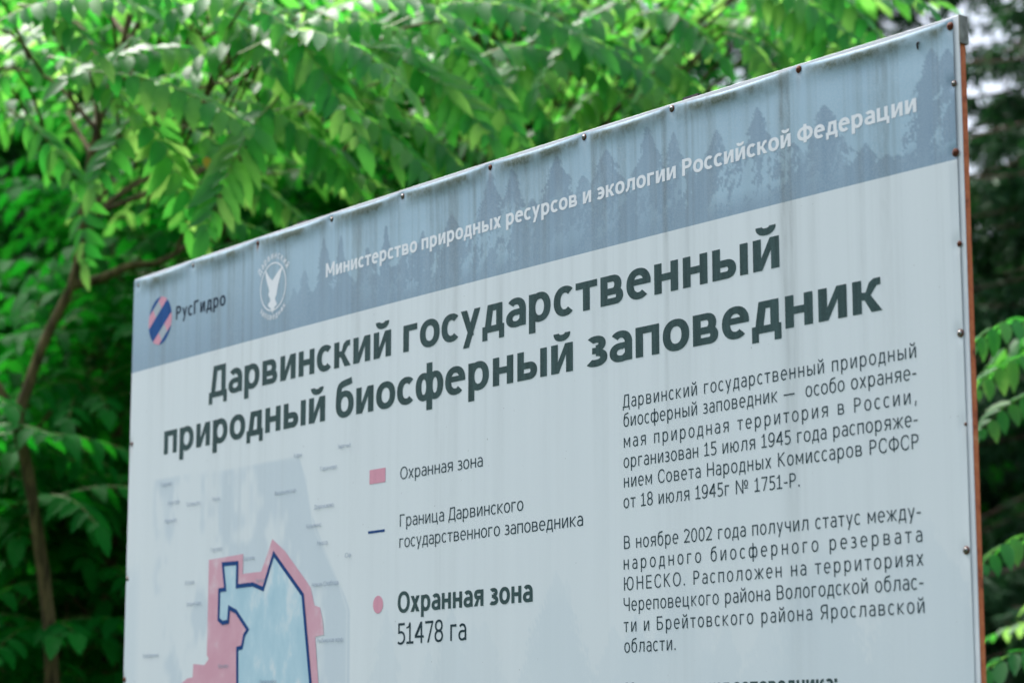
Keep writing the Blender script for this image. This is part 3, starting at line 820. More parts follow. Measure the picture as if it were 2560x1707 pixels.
# company logo and its name ---------------------------------------------------------------------
logo = empty('company_logo', (0, 0, 0)); logo.parent = banner
cx_, cy_, rx_, ry_ = .1690, .1480, .0690, .0690
def clip_disc(poly, n_=24):
    """clip a convex polygon (unit disc coordinates) to the disc"""
    out = [np.array(q, float) for q in poly]
    for a in np.linspace(0, 2 * np.pi, 48, endpoint=False):
        nx = np.array([math.cos(a), math.sin(a)]); res = []
        for p, q in zip(out, out[1:] + out[:1]):
            dp, dq = p @ nx - 1, q @ nx - 1
            if dp <= 0: res.append(p)
            if dp * dq < 0: res.append(p + (q - p) * dp / (dp - dq))
        out = res
        if len(out) < 3: return None
    return np.array(out)
rot = R(-34)
def bandpoly(x0, x1, y0, y1):
    c, s = math.cos(rot), math.sin(rot)
    return [(x * c - y * s, x * s + y * c) for x, y in ((x0, y0), (x1, y0), (x1, y1), (x0, y1))]
def logo_piece(name, rects, mat, lift):
    pcs = []
    for r_ in rects:
        p = clip_disc(bandpoly(*r_))
        if p is not None: pcs.append(fill(np.stack([cx_ + rx_ * p[:, 0], cy_ + ry_ * p[:, 1]], 1)))
    print_on(name, pcs, mat, lift, logo)
logo_piece('blue_stripes', [(-1.1, 1.1, -.36, .36), (-1.1, 1.1, -1.1, -.80), (-1.1, 1.1, .80, 1.1)], M['ink_logo_blue'], .0004)
logo_piece('pink_stripes', [(-1.1, -.22, -.80, -.36), (.35, 1.1, -.80, -.36), (.22, 1.1, .36, .80), (-1.1, -.35, .36, .80)], M['ink_pink'], .0004)
logo_piece('grey_stripes', [(-.22, .35, -.80, -.36), (-.35, .22, .36, .80)], M['ink_logo_grey'], .0004)
print_on('logo_lettering', [text_points('РусГидро', 'logo', .0385 / CAP, .2630, .5430, .1600)], M['ink_logo_text'], .0004)

# round emblem with the bird --------------------------------------------------------------------
emb = empty('reserve_emblem', (0, 0, 0)); emb.parent = banner
ex, ey, er, es = .7935, .1490, .0655, .0655
a = np.linspace(0, 2 * np.pi, 64, endpoint=False)
rv = np.vstack([np.stack([ex + er * np.cos(a), ey + es * np.sin(a)], 1), np.stack([ex + (er - .0038) * np.cos(a), ey + (es - .0038) * np.sin(a)], 1)])
rf = [(i, 64 + i, 64 + (i + 1) % 64, (i + 1) % 64) for i in range(64)]
print_on('emblem_ring', [(rv, rf)], M['ink_white'], .0004, emb)
bird = [(.7520, .0945), (.7590, .1040), (.7670, .1130), (.7760, .1220), (.7840, .1280), (.7903, .1318), (.7960, .1275), (.8060, .1195), (.8200, .1100), (.8330, .1035), (.8420, .0990), (.8330, .1180), (.8260, .1340),
        (.8190, .1480), (.8150, .1610), (.8120, .1730), (.8060, .1800), (.8050, .1860), (.8130, .1950), (.8150, .2010), (.8050, .2040), (.7970, .2130), (.7930, .2220), (.7880, .2120), (.7800, .2040), (.7700, .1985), (.7690, .1930), (.7800, .1860),
        (.7795, .1790), (.7710, .1700), (.7700, .1640), (.7750, .1590), (.7700, .1480), (.7620, .1330), (.7560, .1180)]
print_on('emblem_bird', [fill(bird)], M['ink_white'], .0004, emb)
def arc_text(text, weight, em, cx0, cy0, rad, mid, spread, top):
    L, wd = layout(text, weight, .06); pcs = []
    for ch, x in L:
        V, F, w, sb = glyph(ch, weight); tt = (x + w / 2) / wd - .5
        ang = R(mid + tt * spread); c, s = math.cos(ang), math.sin(ang)
        lx = (V[:, 0] - w / 2) * em; ly = V[:, 1] * em
        if top: px_, py_ = cx0 + (rad + ly) * s + lx * c, cy0 - (rad + ly) * c + lx * s
        else: px_, py_ = cx0 + (rad - ly) * s + lx * c, cy0 + (rad - ly) * c - lx * s
        pcs.append((np.stack([px_, py_], 1), F))
    return pcs
print_on('emblem_lettering', arc_text('Дарвинский', 'semi', .026, ex, ey, .0755, 0, 120, True) + arc_text('заповедник', 'semi', .0225, ex, ey, .0885, 0, 96, False), M['ink_white'], .0004, emb)

# caterpillar resting near the upper right corner
cp = [(3.0945, .0340), (3.0925, .0326), (3.0900, .0335), (3.0888, .0365), (3.0890, .0410), (3.0893, .0460)]
c3 = np.array([on_board(u_, v_, .0022) for u_, v_ in cp])
cv, cf = tube(spline(c3, 22), [.0009, .0015, .0018, .0016, .0018, .0016, .0010], 8, 2, .10)
bug_root = Vector(board.location); rz = board.rotation_euler.z
cc = cv.mean(0)
wx = np.stack([cv[:, 0] * math.cos(rz) - cv[:, 1] * math.sin(rz), cv[:, 0] * math.sin(rz) + cv[:, 1] * math.cos(rz), cv[:, 2]], 1) + np.array(bug_root)
org = wx.mean(0)
bug = mesh_ob('caterpillar', wx - org, cf, M['bug'], None, True)
bug.location = org
tag(bug, 'tiny dark hooked caterpillar clinging to the upper right of the banner', 'caterpillar')
#__TREES__

# ------------------------------------------------------------------ foliage
def at(px, py, d):
    """point d metres away along the view through (px, py) of a 2352 x 1568 picture: used to stand trees where the photo shows them"""
    f = 6044.0 * 2352 / 2560
    x, y = (px - 1176) / f, -(py - 784) / f
    c, s = math.cos(PITCH), math.sin(PITCH)
    v = np.array([x, c - y * s, s + y * c]); v /= np.linalg.norm(v)
    return np.array([0, 0, CAM_Z]) + v * d

def leaf_mat(name, cols, trans, tmix=0.42, rough=0.42, spec=0.45):
    k = Nodes(name)
    geo = k.n('NewGeometry')
    base = k.ramp(geo.outputs['Random Per Island'], cols)
    k.col(base, rough, spec)
    tr = k.n('BsdfTranslucent')
    tcol = k.ramp(geo.outputs['Random Per Island'], trans)
    k.l(tcol, tr.inputs['Color'])
    mx = k.n('MixShader'); mx.inputs[0].default_value = tmix
    k.l(k.p.outputs[0], mx.inputs[1]); k.l(tr.outputs[0], mx.inputs[2]); k.l(mx.outputs[0], k.out.inputs['Surface'])
    return k.m

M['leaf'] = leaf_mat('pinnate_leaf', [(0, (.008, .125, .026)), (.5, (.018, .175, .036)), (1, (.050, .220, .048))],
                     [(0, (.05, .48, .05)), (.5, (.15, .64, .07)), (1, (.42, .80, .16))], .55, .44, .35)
M['leaf_dark'] = leaf_mat('shade_toned_leaf', [(0, (.003, .105, .014)), (1, (.008, .150, .020))], [(0, (.008, .28, .014)), (1, (.03, .42, .020))], .42, .6, .05)  # walnut leaf toned darker: the deep wood's shade put into its colour
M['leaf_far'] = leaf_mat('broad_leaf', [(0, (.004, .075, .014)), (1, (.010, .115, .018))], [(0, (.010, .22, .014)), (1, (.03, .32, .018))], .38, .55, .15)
M['needle'] = leaf_mat('spruce_needles', [(0, (.016, .062, .026)), (1, (.036, .105, .040))], [(0, (.02, .11, .025)), (1, (.05, .18, .04))], .22, .6, .15)
k = Nodes('leaf_stalk')
M['stalk'] = k.col((.16, .24, .06), .5, .3)
k = Nodes('yellowed_leaf')
M['yellow'] = k.col((.65, .40, .05), .5, .3)
def bark(name, a, b):
    k = Nodes(name); n1 = k.noise(1.0, 6, k.coords((38, 38, 7)), .62); k.bump(n1, .8, .02)
    return k.col(k.ramp(n1, [(.35, a), (.65, b)]), .85, .2)
M['bark'] = bark('brown_bark', (.022, .017, .008), (.17, .13, .055))
M['bark_spruce'] = bark('spruce_bark', (.05, .035, .025), (.14, .10, .075))
M['bark_grey'] = bark('grey_bark', (.05, .045, .035), (.14, .125, .10))

LT = np.array([0, .12, .38, .70, 1.0]); LWD = np.array([.06, .70, 1.0, .74, .0])
def leaflets(base, axis, nrm, length, width, droop, fold):
    """vectorised leaf blades: (n,3) bases/axes/normals -> verts, quads (15 verts, 8 quads each)"""
    n = len(base)
    axis = axis / (np.linalg.norm(axis, axis=1)[:, None] + 1e-9)
    side = np.cross(axis, nrm); side /= np.linalg.norm(side, axis=1)[:, None] + 1e-9
    nrm = np.cross(side, axis)
    t = LT[None, :, None]; L = length[:, None, None]
    mid = base[:, None, :] + axis[:, None, :] * L * t - nrm[:, None, :] * (droop[:, None, None] * L * t * t)
    hw = (width[:, None] * .5 * LWD[None, :])[..., None]
    up = nrm[:, None, :] * hw * fold[:, None, None]
    l = mid + side[:, None, :] * hw + up; r = mid - side[:, None, :] * hw + up
    v = np.stack([l, mid, r], 2).reshape(n, 15, 3)
    q = []
    for i in range(4):
        for j in range(2):
            q.append((i * 3 + j, i * 3 + j + 1, i * 3 + j + 4, i * 3 + j + 3))
    q = np.array(q)[None] + (np.arange(n) * 15)[:, None, None]
    return v.reshape(-1, 3), q.reshape(-1, 4)

class Crown:
    def __init__(s, seed): s.rg = np.random.default_rng(seed); s.par = [[] for _ in range(7)]; s.st = []
    def leaf(s, pts, pairs=8, ll=.10, lw=.042, hang=.35, up=None):
        """compound leaf along the curve pts: paired leaflets and one at the tip"""
        rg = s.rg; c = spline(pts, 24); seg = np.r_[0, np.cumsum(np.linalg.norm(np.diff(c, axis=0), axis=1))]; T = seg / seg[-1]
        ts = np.linspace(.16, .965, pairs)
        P = np.stack([np.interp(ts, T, c[:, i]) for i in range(3)], 1)
        D = np.stack([np.interp(np.minimum(ts + .03, 1), T, c[:, i]) - np.interp(ts - .03, T, c[:, i]) for i in range(3)], 1); D /= np.linalg.norm(D, axis=1)[:, None]
        upv = np.array([0, 0, 1.0]) if up is None else up
        S = np.cross(D, upv); S /= np.linalg.norm(S, axis=1)[:, None] + 1e-6
        N = np.cross(S, D)
        shape = np.sin(np.pi * (.18 + .74 * np.linspace(0, 1, pairs))) ** .6
        for sg in (-1, 1):
            n = pairs
            ax = S * sg * 1.0 + D * (.40 + .35 * np.linspace(0, 1, n)[:, None]) - np.array([0, 0, 1]) * (hang * (.85 + .3 * rg.random(n)))[:, None] + rg.normal(0, .055, (n, 3))
            nn_ = N + S * sg * hang * .9 + rg.normal(0, .09, (n, 3))
            s._put(P + rg.normal(0, .002, (n, 3)), ax, nn_, ll * shape * (.88 + .24 * rg.random(n)), lw * shape ** .5 * (.9 + .2 * rg.random(n)), .04 + .46 * rg.random(n), .10 + .3 * rg.random(n))
        s._put(c[-1:], D[-1:] - np.array([[0, 0, .2]]), N[-1:], np.array([ll]), np.array([lw]), np.array([.2]), np.array([.2]))
        s.st.append(tube(c, [.0035, .0022, .001], 3))
    def _put(s, *a):
        for q, x in zip(s.par, a): q.append(x)
    def shoot(s, tip, heading=None, n=7, L=.66, pairs=7, ll=.140, lw=.056, el=25, fall=55, hang=.35):
        """rosette of arching compound leaves at a shoot tip"""
        rg = s.rg; a0 = rg.uniform(0, 360)
        for i in range(n):
            az_ = R(a0 + i * 137.5 + rg.uniform(-18, 18)); e0 = R(el + rg.uniform(-22, 18)); e1 = R(el - fall * rg.uniform(.7, 1.35)); l = L * rg.uniform(.72, 1.15)
            p = np.array(tip, float) + rg.normal(0, .03, 3); pts = [p]
            for j in range(4):
                e = e0 + (e1 - e0) * (j + .5) / 4
                d = np.array([math.cos(az_) * math.cos(e), math.sin(az_) * math.cos(e), math.sin(e)])
                if heading is not None: d = d + heading * .35; d /= np.linalg.norm(d)
                p = p + d * l / 4; pts.append(p)
            s.leaf(pts, pairs, ll * rg.uniform(.85, 1.1), lw * rg.uniform(.85, 1.1), hang)
    def build(s, parent, mat, name='crown', off=None):
        a = [np.concatenate(q) for q in s.par]
        v, f = leaflets(*a); sv, sf = joinvf(s.st); V = np.vstack([v, sv]); F = np.vstack([f, sf + len(v)])
        if off is not None: V = V - off
        return mesh_ob(name, V, F, [mat, M['stalk']], parent, True, np.r_[np.zeros(len(f)), np.ones(len(sf))])

def limb_to(trunk, tip, rg, r0=.012, sag=.12):
    """a branch leaving the nearest lower point of the trunk and rising to a shoot tip"""
    tip = np.array(tip, float)
    k_ = np.argmin(np.linalg.norm(trunk[:, :2] - tip[:2], axis=1) * .3 + np.abs(trunk[:, 2] - (tip[2] - .45 * np.linalg.norm(trunk[:, :2] - tip[:2], axis=1))))
    a = trunk[k_]; m = (a + tip) / 2 + np.array([rg.normal(0, .10), rg.normal(0, .10), sag + rg.normal(0, .08)])
    return tube(spline([a, m, tip], 10), [r0, r0 * .6, .006], 6)

def build_tree(name, label, trunk_ctrl, trunk_r, crown_mat, bark_mat, shoots, leaves=(), seed=0, group=None, extra_limbs=(), shoot_kw=None, cat='tree'):
    rg = np.random.default_rng(seed)
    tr = spline(trunk_ctrl, 40); base = np.array([tr[0][0], tr[0][1], 0.0])
    root = empty(name, base); tag(root, label, cat, group)
    parts = [tube(tr, trunk_r, 10, seed, .05)]
    cr = Crown(seed + 100)
    for sh in shoots:
        tip = np.array(sh[:3], float); kw = dict(shoot_kw or {}); kw.update(sh[3] if len(sh) > 3 else {})
        parts.append(limb_to(tr, tip, rg)); out = tip - np.array([tr[-1][0], tr[-1][1], tip[2]]); out /= np.linalg.norm(out) + 1e-6
        cr.shoot(tip, out, **kw)
    for lf in leaves:
        pts, kw = lf; cr.leaf(pts, **kw)
        # a twig carries the leaf back into the crown
        b = np.array(pts[0], float); q = b + (tr[np.argmin(np.abs(tr[:, 2] - b[2]))] - b) * rg.uniform(.2, .4) + np.array([0, .25, rg.uniform(-.18, .02)])
        parts.append(tube(spline([q, (b + q) / 2 + np.array([0, 0, .05]), b], 6), [.007, .004], 5))
    for pts, r_ in extra_limbs: parts.append(tube(spline(pts, 24), r_, 8, seed + 5, .05))
    v, f = joinvf(parts)
    mesh_ob('trunk', v - base, f, bark_mat, root, True)
    cr.build(root, crown_mat, 'crown', base)
    return root

def L(x0, y0, d0, x1, y1, d1, arch=.12, **kw):
    """a leaf seen from (x0, y0) to its tip at (x1, y1), arched upwards"""
    a, b = at(x0, y0, d0), at(x1, y1, d1); n = np.linalg.norm(b - a)
    m1 = a + (b - a) * .35 + np.array([0, 0, arch * n]); m2 = a + (b - a) * .7 + np.array([0, 0, arch * .9 * n])
    q = dict(pairs=max(6, int(n / .058)), ll=.115, lw=.050, hang=.6); q.update(kw)
    q['pairs'] = max(6, int(n / (q['lw'] * 1.02)))
    q.setdefault('up', np.array([rnd.uniform(-.3, .3), -rnd.uniform(.15, .95), .75]))
    return ([a, m1, m2, b], q)

rnd = np.random.default_rng(42)
def scatter(count, x, y, d, **kw):
    return [(*at(rnd.uniform(*x), rnd.uniform(*y), rnd.uniform(*d)), kw) for _ in range(count)]

# --- walnut with the forked stem on the left
t0 = [at(x, y, 9.7) for x, y in ((120, 1568), (104, 1350), (84, 1200), (58, 1050), (40, 970), (68, 880), (104, 780), (165, 655), (186, 560), (192, 480), (215, 330), (260, 180), (300, 20))]
ground_pt = t0[0].copy(); ground_pt[2] = -.1
t0 = [ground_pt, (ground_pt + t0[0]) / 2 + np.array([.05, 0, 0])] + t0
up_left = scatter(6, (-250, 430), (-60, 330), (10.0, 10.9)) + scatter(7, (380, 1000), (-120, 300), (10.2, 11.4)) + scatter(3, (120, 620), (300, 520), (10.0, 10.8), n=5)
up_left += scatter(3, (-700, 1150), (-1300, -200), (9.5, 11.5), n=8, L=.8)      # the crown goes on above the frame: unseen shoots added to shade those below
hero_left = [L(560, 130, 9.1, 1062, 372, 8.7, .10, ll=.105), L(620, 95, 8.9, 958, 80, 8.6, .10, ll=.11), L(470, 20, 8.8, 640, 160, 8.5, .10), L(790, 205, 9.0, 955, 345, 8.7, .16, ll=.11),
             L(318, 160, 8.7, 432, 525, 8.5, .02, hang=.1, ll=.12, lw=.05), L(640, 400, 9.0, 884, 432, 8.8, .10, hang=.7), L(420, 290, 9.1, 600, 430, 8.9, .08), L(500, 400, 9.2, 690, 500, 9.0, .08),
             L(880, 185, 9.3, 1112, 150, 9.0, .14, hang=.6), L(-30, 60, 8.6, 320, 15, 8.4, .10), L(40, 10, 8.7, 230, 130, 8.4, .10), L(240, -10, 8.8, 430, 70, 8.6, .10),
             L(335, 215, 8.9, 215, 430, 8.7, .04, hang=.15), L(190, 400, 9.2, 195, 600, 9.1, .02, hang=.1), L(20, 250, 9.0, 180, 420, 8.8, .08), L(560, 180, 9.0, 720, 330, 8.8, .1), L(380, 330, 9.3, 470, 560, 9.1, .03, hang=.2),
             L(30, 150, 8.8, -90, 330, 8.7, .1), L(700, 20, 9.0, 560, 100, 8.7, .1), L(900, 300, 9.3, 1055, 420, 9.1, .1), L(110, 130, 8.9, 300, 250, 8.6, .1), L(470, 500, 9.5, 640, 555, 9.4, .08)]
limbs = [([at(165, 655, 9.7), at(230, 640, 9.72), at(300, 610, 9.75), at(372, 600, 9.8), at(450, 545, 9.9), at(540, 450, 9.9)], [.022, .015, .008]),
         ([at(40, 970, 9.7), at(5, 905, 9.7), at(-60, 800, 9.7), at(-140, 640, 9.7)], [.024, .018, .012])]
for _ in range(26):
    x_, y_ = rnd.uniform(-60, 1000), rnd.uniform(-60, 330)
    if y_ > 560 - .42 * x_: y_ -= 150
    an = R(rnd.choice([rnd.uniform(-5, 55), rnd.uniform(110, 190)], p=[.7, .3])); ln = rnd.uniform(300, 500); d_ = rnd.uniform(8.4, 9.3)
    hero_left.append(L(x_, y_, d_, x_ + ln * math.cos(an), y_ + ln * math.sin(an), d_ - rnd.uniform(.1, .35), rnd.uniform(.06, .2), hang=rnd.uniform(.05, .5), ll=rnd.uniform(.12, .165), lw=rnd.uniform(.05, .066)))
w1 = build_tree('walnut_tree', 'walnut tree with a forked brown stem and bright drooping feathery leaves left of the board', t0, [.036, .027, .023, .020, .016, .009], M['leaf'], M['bark'],
           up_left, hero_left, 1, 'walnut trees behind the board', limbs, dict(n=6, L=.68))

yb = at(470, 362, 8.45)
yv, yf = leaflets(np.zeros((1, 3)), np.array([[.5, .1, -.9]]), np.array([[.2, -.9, .2]]), np.array([.055]), np.array([.034]), np.array([.15]), np.array([.2]))
yo = mesh_ob('yellow_leaflet', yv, yf, M['yellow'], w1, True)
yo.location = yb - np.array(w1.location)
yo['label'] = 'single yellowed leaflet'

# --- walnut standing behind the middle of the board
t1 = [at(1075, 300, 12.6), at(1082, 180, 12.6), at(1088, 60, 12.6), at(1100, -80, 12.6), at(1120, -260, 12.6)]
g1 = t1[0].copy(); g1[2] = -.1; g1[0] -= .12
t1 = [g1, (g1 + t1[0]) / 2] + t1
mid = scatter(6, (880, 1750), (-140, 60), (10.8, 12.2)) + scatter(6, (1000, 1560), (40, 330), (11.4, 12.8)) + scatter(4, (1550, 1900), (-80, 100), (10.4, 11.5)) + scatter(3, (900, 1900), (-1200, -200), (10.2, 12.5), n=8, L=.8)  # last group: unseen shoots above the frame, added for overhead shade
hero_mid = [L(1448, 195, 9.6, 1203, 150, 9.3, .22, hang=.75, ll=.115), L(1422, 170, 9.5, 1362, 58, 9.3, .02, hang=.1, ll=.10), L(1462, 35, 9.4, 1655, 130, 9.1, .16, ll=.125, lw=.055), L(1440, 215, 9.5, 1305, 280, 9.3, .18, hang=.7, ll=.12, lw=.05),
            L(1405, 262, 9.9, 1188, 335, 9.7, .08, ll=.12, lw=.055), L(1150, -10, 9.6, 1350, 70, 9.4, .1), L(1700, -20, 9.6, 1830, 60, 9.4, .12, ll=.13, lw=.05), L(1520, 170, 9.8, 1640, 250, 9.6, .1), L(1660, 60, 9.7, 1790, 130, 9.5, .1),
            L(1010, 10, 9.8, 880, 60, 9.6, .1), L(1040, 200, 10.2, 1170, 280, 10.0, .1), L(1000, 330, 10.4, 1130, 360, 10.2, .1), L(1250, 40, 10, 1330, 110, 9.8, .1)]
for _ in range(20):
    x_, y_ = rnd.uniform(900, 1850), rnd.uniform(-60, 260)
    if y_ > 640 - .33 * x_ - 40: y_ -= 160
    an = R(rnd.choice([rnd.uniform(0, 60), rnd.uniform(120, 190)])); ln = rnd.uniform(260, 420); d_ = rnd.uniform(9.2, 10.2)
    hero_mid.append(L(x_, y_, d_, x_ + ln * math.cos(an), y_ + ln * math.sin(an), d_ - rnd.uniform(.1, .35), rnd.uniform(.06, .2), hang=rnd.uniform(.05, .5), ll=rnd.uniform(.12, .155), lw=rnd.uniform(.05, .062)))
limbs = [([at(1080, 290, 12.6), at(1140, 255, 12.2), at(1215, 226, 11.8), at(1300, 160, 11.4)], [.024, .016, .008]),
         ([at(1086, 330, 12.6), at(950, 220, 12.0), at(880, 150, 11.6), at(845, 110, 11.2)], [.024, .016, .008])]
build_tree('walnut_tree', 'walnut tree with a straight trunk showing above the middle of the board', t1, [.07, .06, .05, .045, .03], M['leaf'], M['bark'], mid, hero_mid, 2, 'walnut trees behind the board', limbs, dict(n=6, L=.68))

# --- walnut to the right of the board, its leaves reaching in below the spruces
t2 = [at(2560, 1500, 9.3), at(2545, 1250, 9.3), at(2550, 1000, 9.3), at(2520, 800, 9.2), at(2500, 660, 9.2)]
g2 = t2[0].copy(); g2[2] = -.1
t2 = [g2, (g2 + t2[0]) / 2] + t2
hero_r = [L(2430, 770, 8.5, 2225, 800, 8.3, .20, hang=.6, ll=.11, lw=.05), L(2420, 830, 8.6, 2238, 900, 8.4, .16, hang=.6, ll=.11), L(2440, 900, 8.6, 2250, 990, 8.4, .12, hang=.4, ll=.11), L(2420, 1240, 8.5, 2255, 1300, 8.3, .16, hang=.6, ll=.11),
          L(2430, 1500, 8.4, 2240, 1560, 8.3, .14, hang=.4, ll=.115, lw=.05)]
build_tree('walnut_tree', 'walnut tree at the right edge with bright leaves hanging below the spruces', t2, [.045, .04, .03, .02, .012], M['leaf'], M['bark'],
           scatter(2, (2400, 2600), (700, 900), (8.8, 9.6), n=5) + scatter(2, (2350, 2600), (1280, 1560), (9.8, 10.6), n=5), hero_r, 3, 'walnut trees behind the board', (), dict(n=5, L=.5))

# --- shaded young walnuts on the left, deeper in the wood
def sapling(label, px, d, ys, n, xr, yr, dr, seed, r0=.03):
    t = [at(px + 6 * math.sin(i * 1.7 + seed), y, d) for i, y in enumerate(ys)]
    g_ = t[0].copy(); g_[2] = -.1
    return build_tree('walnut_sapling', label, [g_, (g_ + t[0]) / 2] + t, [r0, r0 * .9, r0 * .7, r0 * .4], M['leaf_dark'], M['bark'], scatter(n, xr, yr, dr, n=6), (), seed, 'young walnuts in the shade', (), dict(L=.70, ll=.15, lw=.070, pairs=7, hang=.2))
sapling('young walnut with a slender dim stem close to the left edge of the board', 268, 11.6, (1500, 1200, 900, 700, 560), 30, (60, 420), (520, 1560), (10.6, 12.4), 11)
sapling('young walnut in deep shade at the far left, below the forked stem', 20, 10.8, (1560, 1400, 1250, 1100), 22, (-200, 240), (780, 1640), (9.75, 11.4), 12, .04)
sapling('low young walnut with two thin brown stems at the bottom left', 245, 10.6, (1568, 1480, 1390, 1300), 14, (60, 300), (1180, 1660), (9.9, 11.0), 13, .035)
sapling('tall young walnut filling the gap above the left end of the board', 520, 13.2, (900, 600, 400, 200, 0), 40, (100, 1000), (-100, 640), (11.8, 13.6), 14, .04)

# ------------------------------------------------------------------ broadleaf trees further back
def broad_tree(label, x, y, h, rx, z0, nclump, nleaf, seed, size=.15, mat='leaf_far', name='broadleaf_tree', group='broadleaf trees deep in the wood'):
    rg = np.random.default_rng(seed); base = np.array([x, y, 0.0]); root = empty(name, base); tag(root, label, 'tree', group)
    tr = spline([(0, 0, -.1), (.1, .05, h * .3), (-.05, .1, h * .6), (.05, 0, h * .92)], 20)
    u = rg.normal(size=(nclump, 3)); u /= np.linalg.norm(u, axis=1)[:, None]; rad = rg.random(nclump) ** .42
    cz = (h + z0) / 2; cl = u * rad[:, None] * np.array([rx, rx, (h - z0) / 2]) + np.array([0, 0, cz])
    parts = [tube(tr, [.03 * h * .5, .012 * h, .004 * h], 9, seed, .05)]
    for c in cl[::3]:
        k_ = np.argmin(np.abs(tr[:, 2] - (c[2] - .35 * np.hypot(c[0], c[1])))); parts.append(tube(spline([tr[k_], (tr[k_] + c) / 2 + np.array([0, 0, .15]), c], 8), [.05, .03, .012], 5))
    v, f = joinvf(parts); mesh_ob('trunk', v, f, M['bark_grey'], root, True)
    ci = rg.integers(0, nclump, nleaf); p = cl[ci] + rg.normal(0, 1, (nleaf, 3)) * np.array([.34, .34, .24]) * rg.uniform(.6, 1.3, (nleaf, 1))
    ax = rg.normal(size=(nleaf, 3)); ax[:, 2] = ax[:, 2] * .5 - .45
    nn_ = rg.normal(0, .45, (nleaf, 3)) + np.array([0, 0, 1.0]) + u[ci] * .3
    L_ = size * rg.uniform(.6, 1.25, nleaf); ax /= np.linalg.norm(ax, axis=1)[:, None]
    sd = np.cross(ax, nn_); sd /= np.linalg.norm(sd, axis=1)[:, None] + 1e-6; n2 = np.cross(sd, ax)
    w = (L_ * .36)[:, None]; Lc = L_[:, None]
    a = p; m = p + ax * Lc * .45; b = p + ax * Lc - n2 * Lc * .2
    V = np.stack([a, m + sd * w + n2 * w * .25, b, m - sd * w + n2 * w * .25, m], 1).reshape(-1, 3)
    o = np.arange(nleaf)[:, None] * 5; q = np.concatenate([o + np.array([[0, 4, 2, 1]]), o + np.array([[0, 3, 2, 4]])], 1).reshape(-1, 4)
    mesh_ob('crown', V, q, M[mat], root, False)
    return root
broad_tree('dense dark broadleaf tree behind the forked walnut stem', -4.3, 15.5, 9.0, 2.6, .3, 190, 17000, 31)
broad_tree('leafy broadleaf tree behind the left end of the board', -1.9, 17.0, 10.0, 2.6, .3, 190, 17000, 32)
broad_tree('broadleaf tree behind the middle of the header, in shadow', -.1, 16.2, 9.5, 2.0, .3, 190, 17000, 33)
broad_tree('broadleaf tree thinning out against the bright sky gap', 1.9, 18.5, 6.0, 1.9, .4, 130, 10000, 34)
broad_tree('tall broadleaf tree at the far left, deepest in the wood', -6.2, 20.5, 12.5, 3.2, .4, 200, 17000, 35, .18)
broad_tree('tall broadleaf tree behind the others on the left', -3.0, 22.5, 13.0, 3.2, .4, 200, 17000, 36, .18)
broad_tree('tall broadleaf tree deep behind the middle of the board', -.6, 22.5, 12.0, 2.7, .4, 200, 17000, 37, .18)

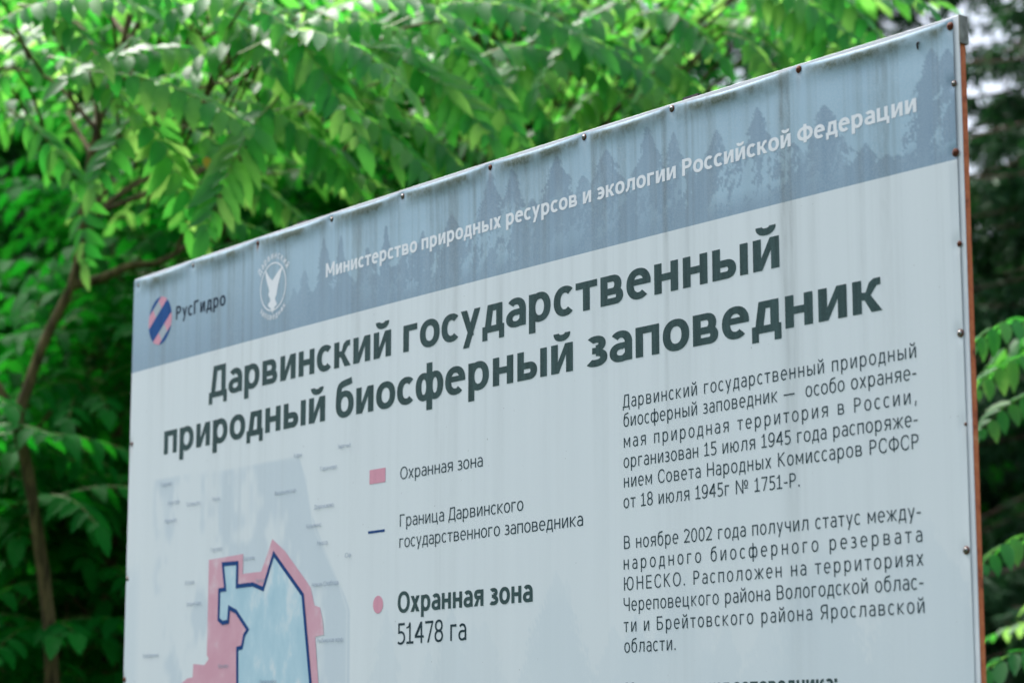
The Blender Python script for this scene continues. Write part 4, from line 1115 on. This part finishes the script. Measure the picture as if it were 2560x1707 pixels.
# ------------------------------------------------------------------ spruces on the right
def spruce(label, x, y, h, rbase, seed, dens=1.0, zlow=.6):
    rg = np.random.default_rng(seed); base = np.array([x, y, 0.0]); root = empty('spruce_tree', base); tag(root, label, 'tree', 'spruces right of the board')
    tr = np.array([(0, 0, -.1), (.02, 0, h * .5), (0, .02, h)]); tw = spline(tr, 14)
    parts = [tube(tw, [.014 * h, .008 * h, .012], 10, seed, .04)]; ax_, p_, L_ = [], [], []
    z = zlow
    while z < h - .15:
        nb = rg.integers(5, 8); a0 = rg.uniform(0, 6.28)
        for i in range(nb):
            az_ = a0 + i * 6.283 / nb + rg.uniform(-.3, .3); bl = rbase * (1 - z / h) ** .8 * rg.uniform(.75, 1.15) + .12
            d = np.array([math.cos(az_), math.sin(az_), 0]); s_ = np.linspace(0, 1, 9)
            zz = z + bl * (-rg.uniform(-.05, .22) * s_ - .38 * s_ ** 2 + .26 * s_ ** 3.2)
            c = d[None] * (bl * s_)[:, None]; c[:, 2] = zz + rg.uniform(-.1, .1)
            parts.append(tube(c, [.018, .010, .004], 4))
            m = int((16 + 22 * bl) * dens)
            for sg in (-1, 1):
                t = rg.uniform(.12, 1, m); q = np.stack([np.interp(t, s_, c[:, j]) for j in range(3)], 1)
                side = np.array([-d[1], d[0], 0]) * sg; tl = (.10 + .30 * bl * .4 * (1.05 - t)) * rg.uniform(.6, 1.3, m)
                dirv = side[None] * .55 + d[None] * .35 + np.array([0, 0, -.75])[None] * rg.uniform(.4, 1.3, (m, 1)) + rg.normal(0, .12, (m, 3)); dirv /= np.linalg.norm(dirv, axis=1)[:, None]
                # each hanging twig carries a few needle tufts along its length
                for kf in (0.0, .33, .66):
                    pp = q + dirv * (tl * kf)[:, None]
                    for _ in range(3):
                        p_.append(pp); ax_.append(dirv * 1.0 + rg.normal(0, .38, (m, 3))); L_.append(tl * .55 + .03)
        z += rg.uniform(.10, .20) * (1 + .2 * h / 8)
    v, f = joinvf(parts); mesh_ob('trunk', v, f, M['bark_spruce'], root, True)
    p = np.concatenate(p_); ax = np.concatenate(ax_); L0 = np.concatenate(L_); n = len(p)
    ax /= np.linalg.norm(ax, axis=1)[:, None]; sd = np.cross(ax, rg.normal(size=(n, 3))); sd /= np.linalg.norm(sd, axis=1)[:, None]
    w = np.clip(L0 * .11, .006, .014)[:, None]
    V = np.stack([p, p + ax * L0[:, None] * .5 + sd * w, p + ax * L0[:, None], p + ax * L0[:, None] * .5 - sd * w], 1).reshape(-1, 3)
    mesh_ob('crown', V, np.arange(n * 4).reshape(-1, 4), M['needle'], root, False)
    return root
spruce('dark spruce close behind the right edge of the board', 3.70, 14.0, 10.5, 2.35, 51, .5)
spruce('tall spruce with hanging twigs framing the bright sky gap', 2.45, 19.0, 15.0, 2.8, 52, .26, 7.0)
spruce('spruce at the far right, its thin twigs full of sky', 4.5, 17.5, 9.5, 2.2, 53, .42)
spruce('slim spruce behind the others at the right edge', 4.75, 22.5, 8.2, 1.7, 54, .5)
spruce('short spruce in the dark below the sky gap', 3.75, 18.5, 5.2, 1.6, 55, .9)

# ------------------------------------------------------------------ the far wood
rg = np.random.default_rng(77); n = 46000
x = rg.uniform(-28, 27, n); y = rg.uniform(27, 34, n)
top = np.where(x < 1.0, 12.5, 5.9) + 2.2 * (vnoise(x * .7, y * .3, 91) - .5) + 1.5 * (vnoise(x * 2.3, y * 0, 92) - .5)
z = top * rg.random(n) ** .8
p = np.stack([x, y, z], 1); ax = rg.normal(size=(n, 3)); ax[:, 2] -= .3; ax /= np.linalg.norm(ax, axis=1)[:, None]
sd = np.cross(ax, rg.normal(size=(n, 3))); sd /= np.linalg.norm(sd, axis=1)[:, None]; Lf = rg.uniform(.25, .55, n)[:, None]; n2 = np.cross(sd, ax)
V = np.stack([p, p + ax * Lf * .5 + sd * Lf * .35, p + ax * Lf - n2 * Lf * .15, p + ax * Lf * .5 - sd * Lf * .35], 1).reshape(-1, 3)
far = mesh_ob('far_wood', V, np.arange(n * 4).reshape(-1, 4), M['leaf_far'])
tag(far, kind='stuff')
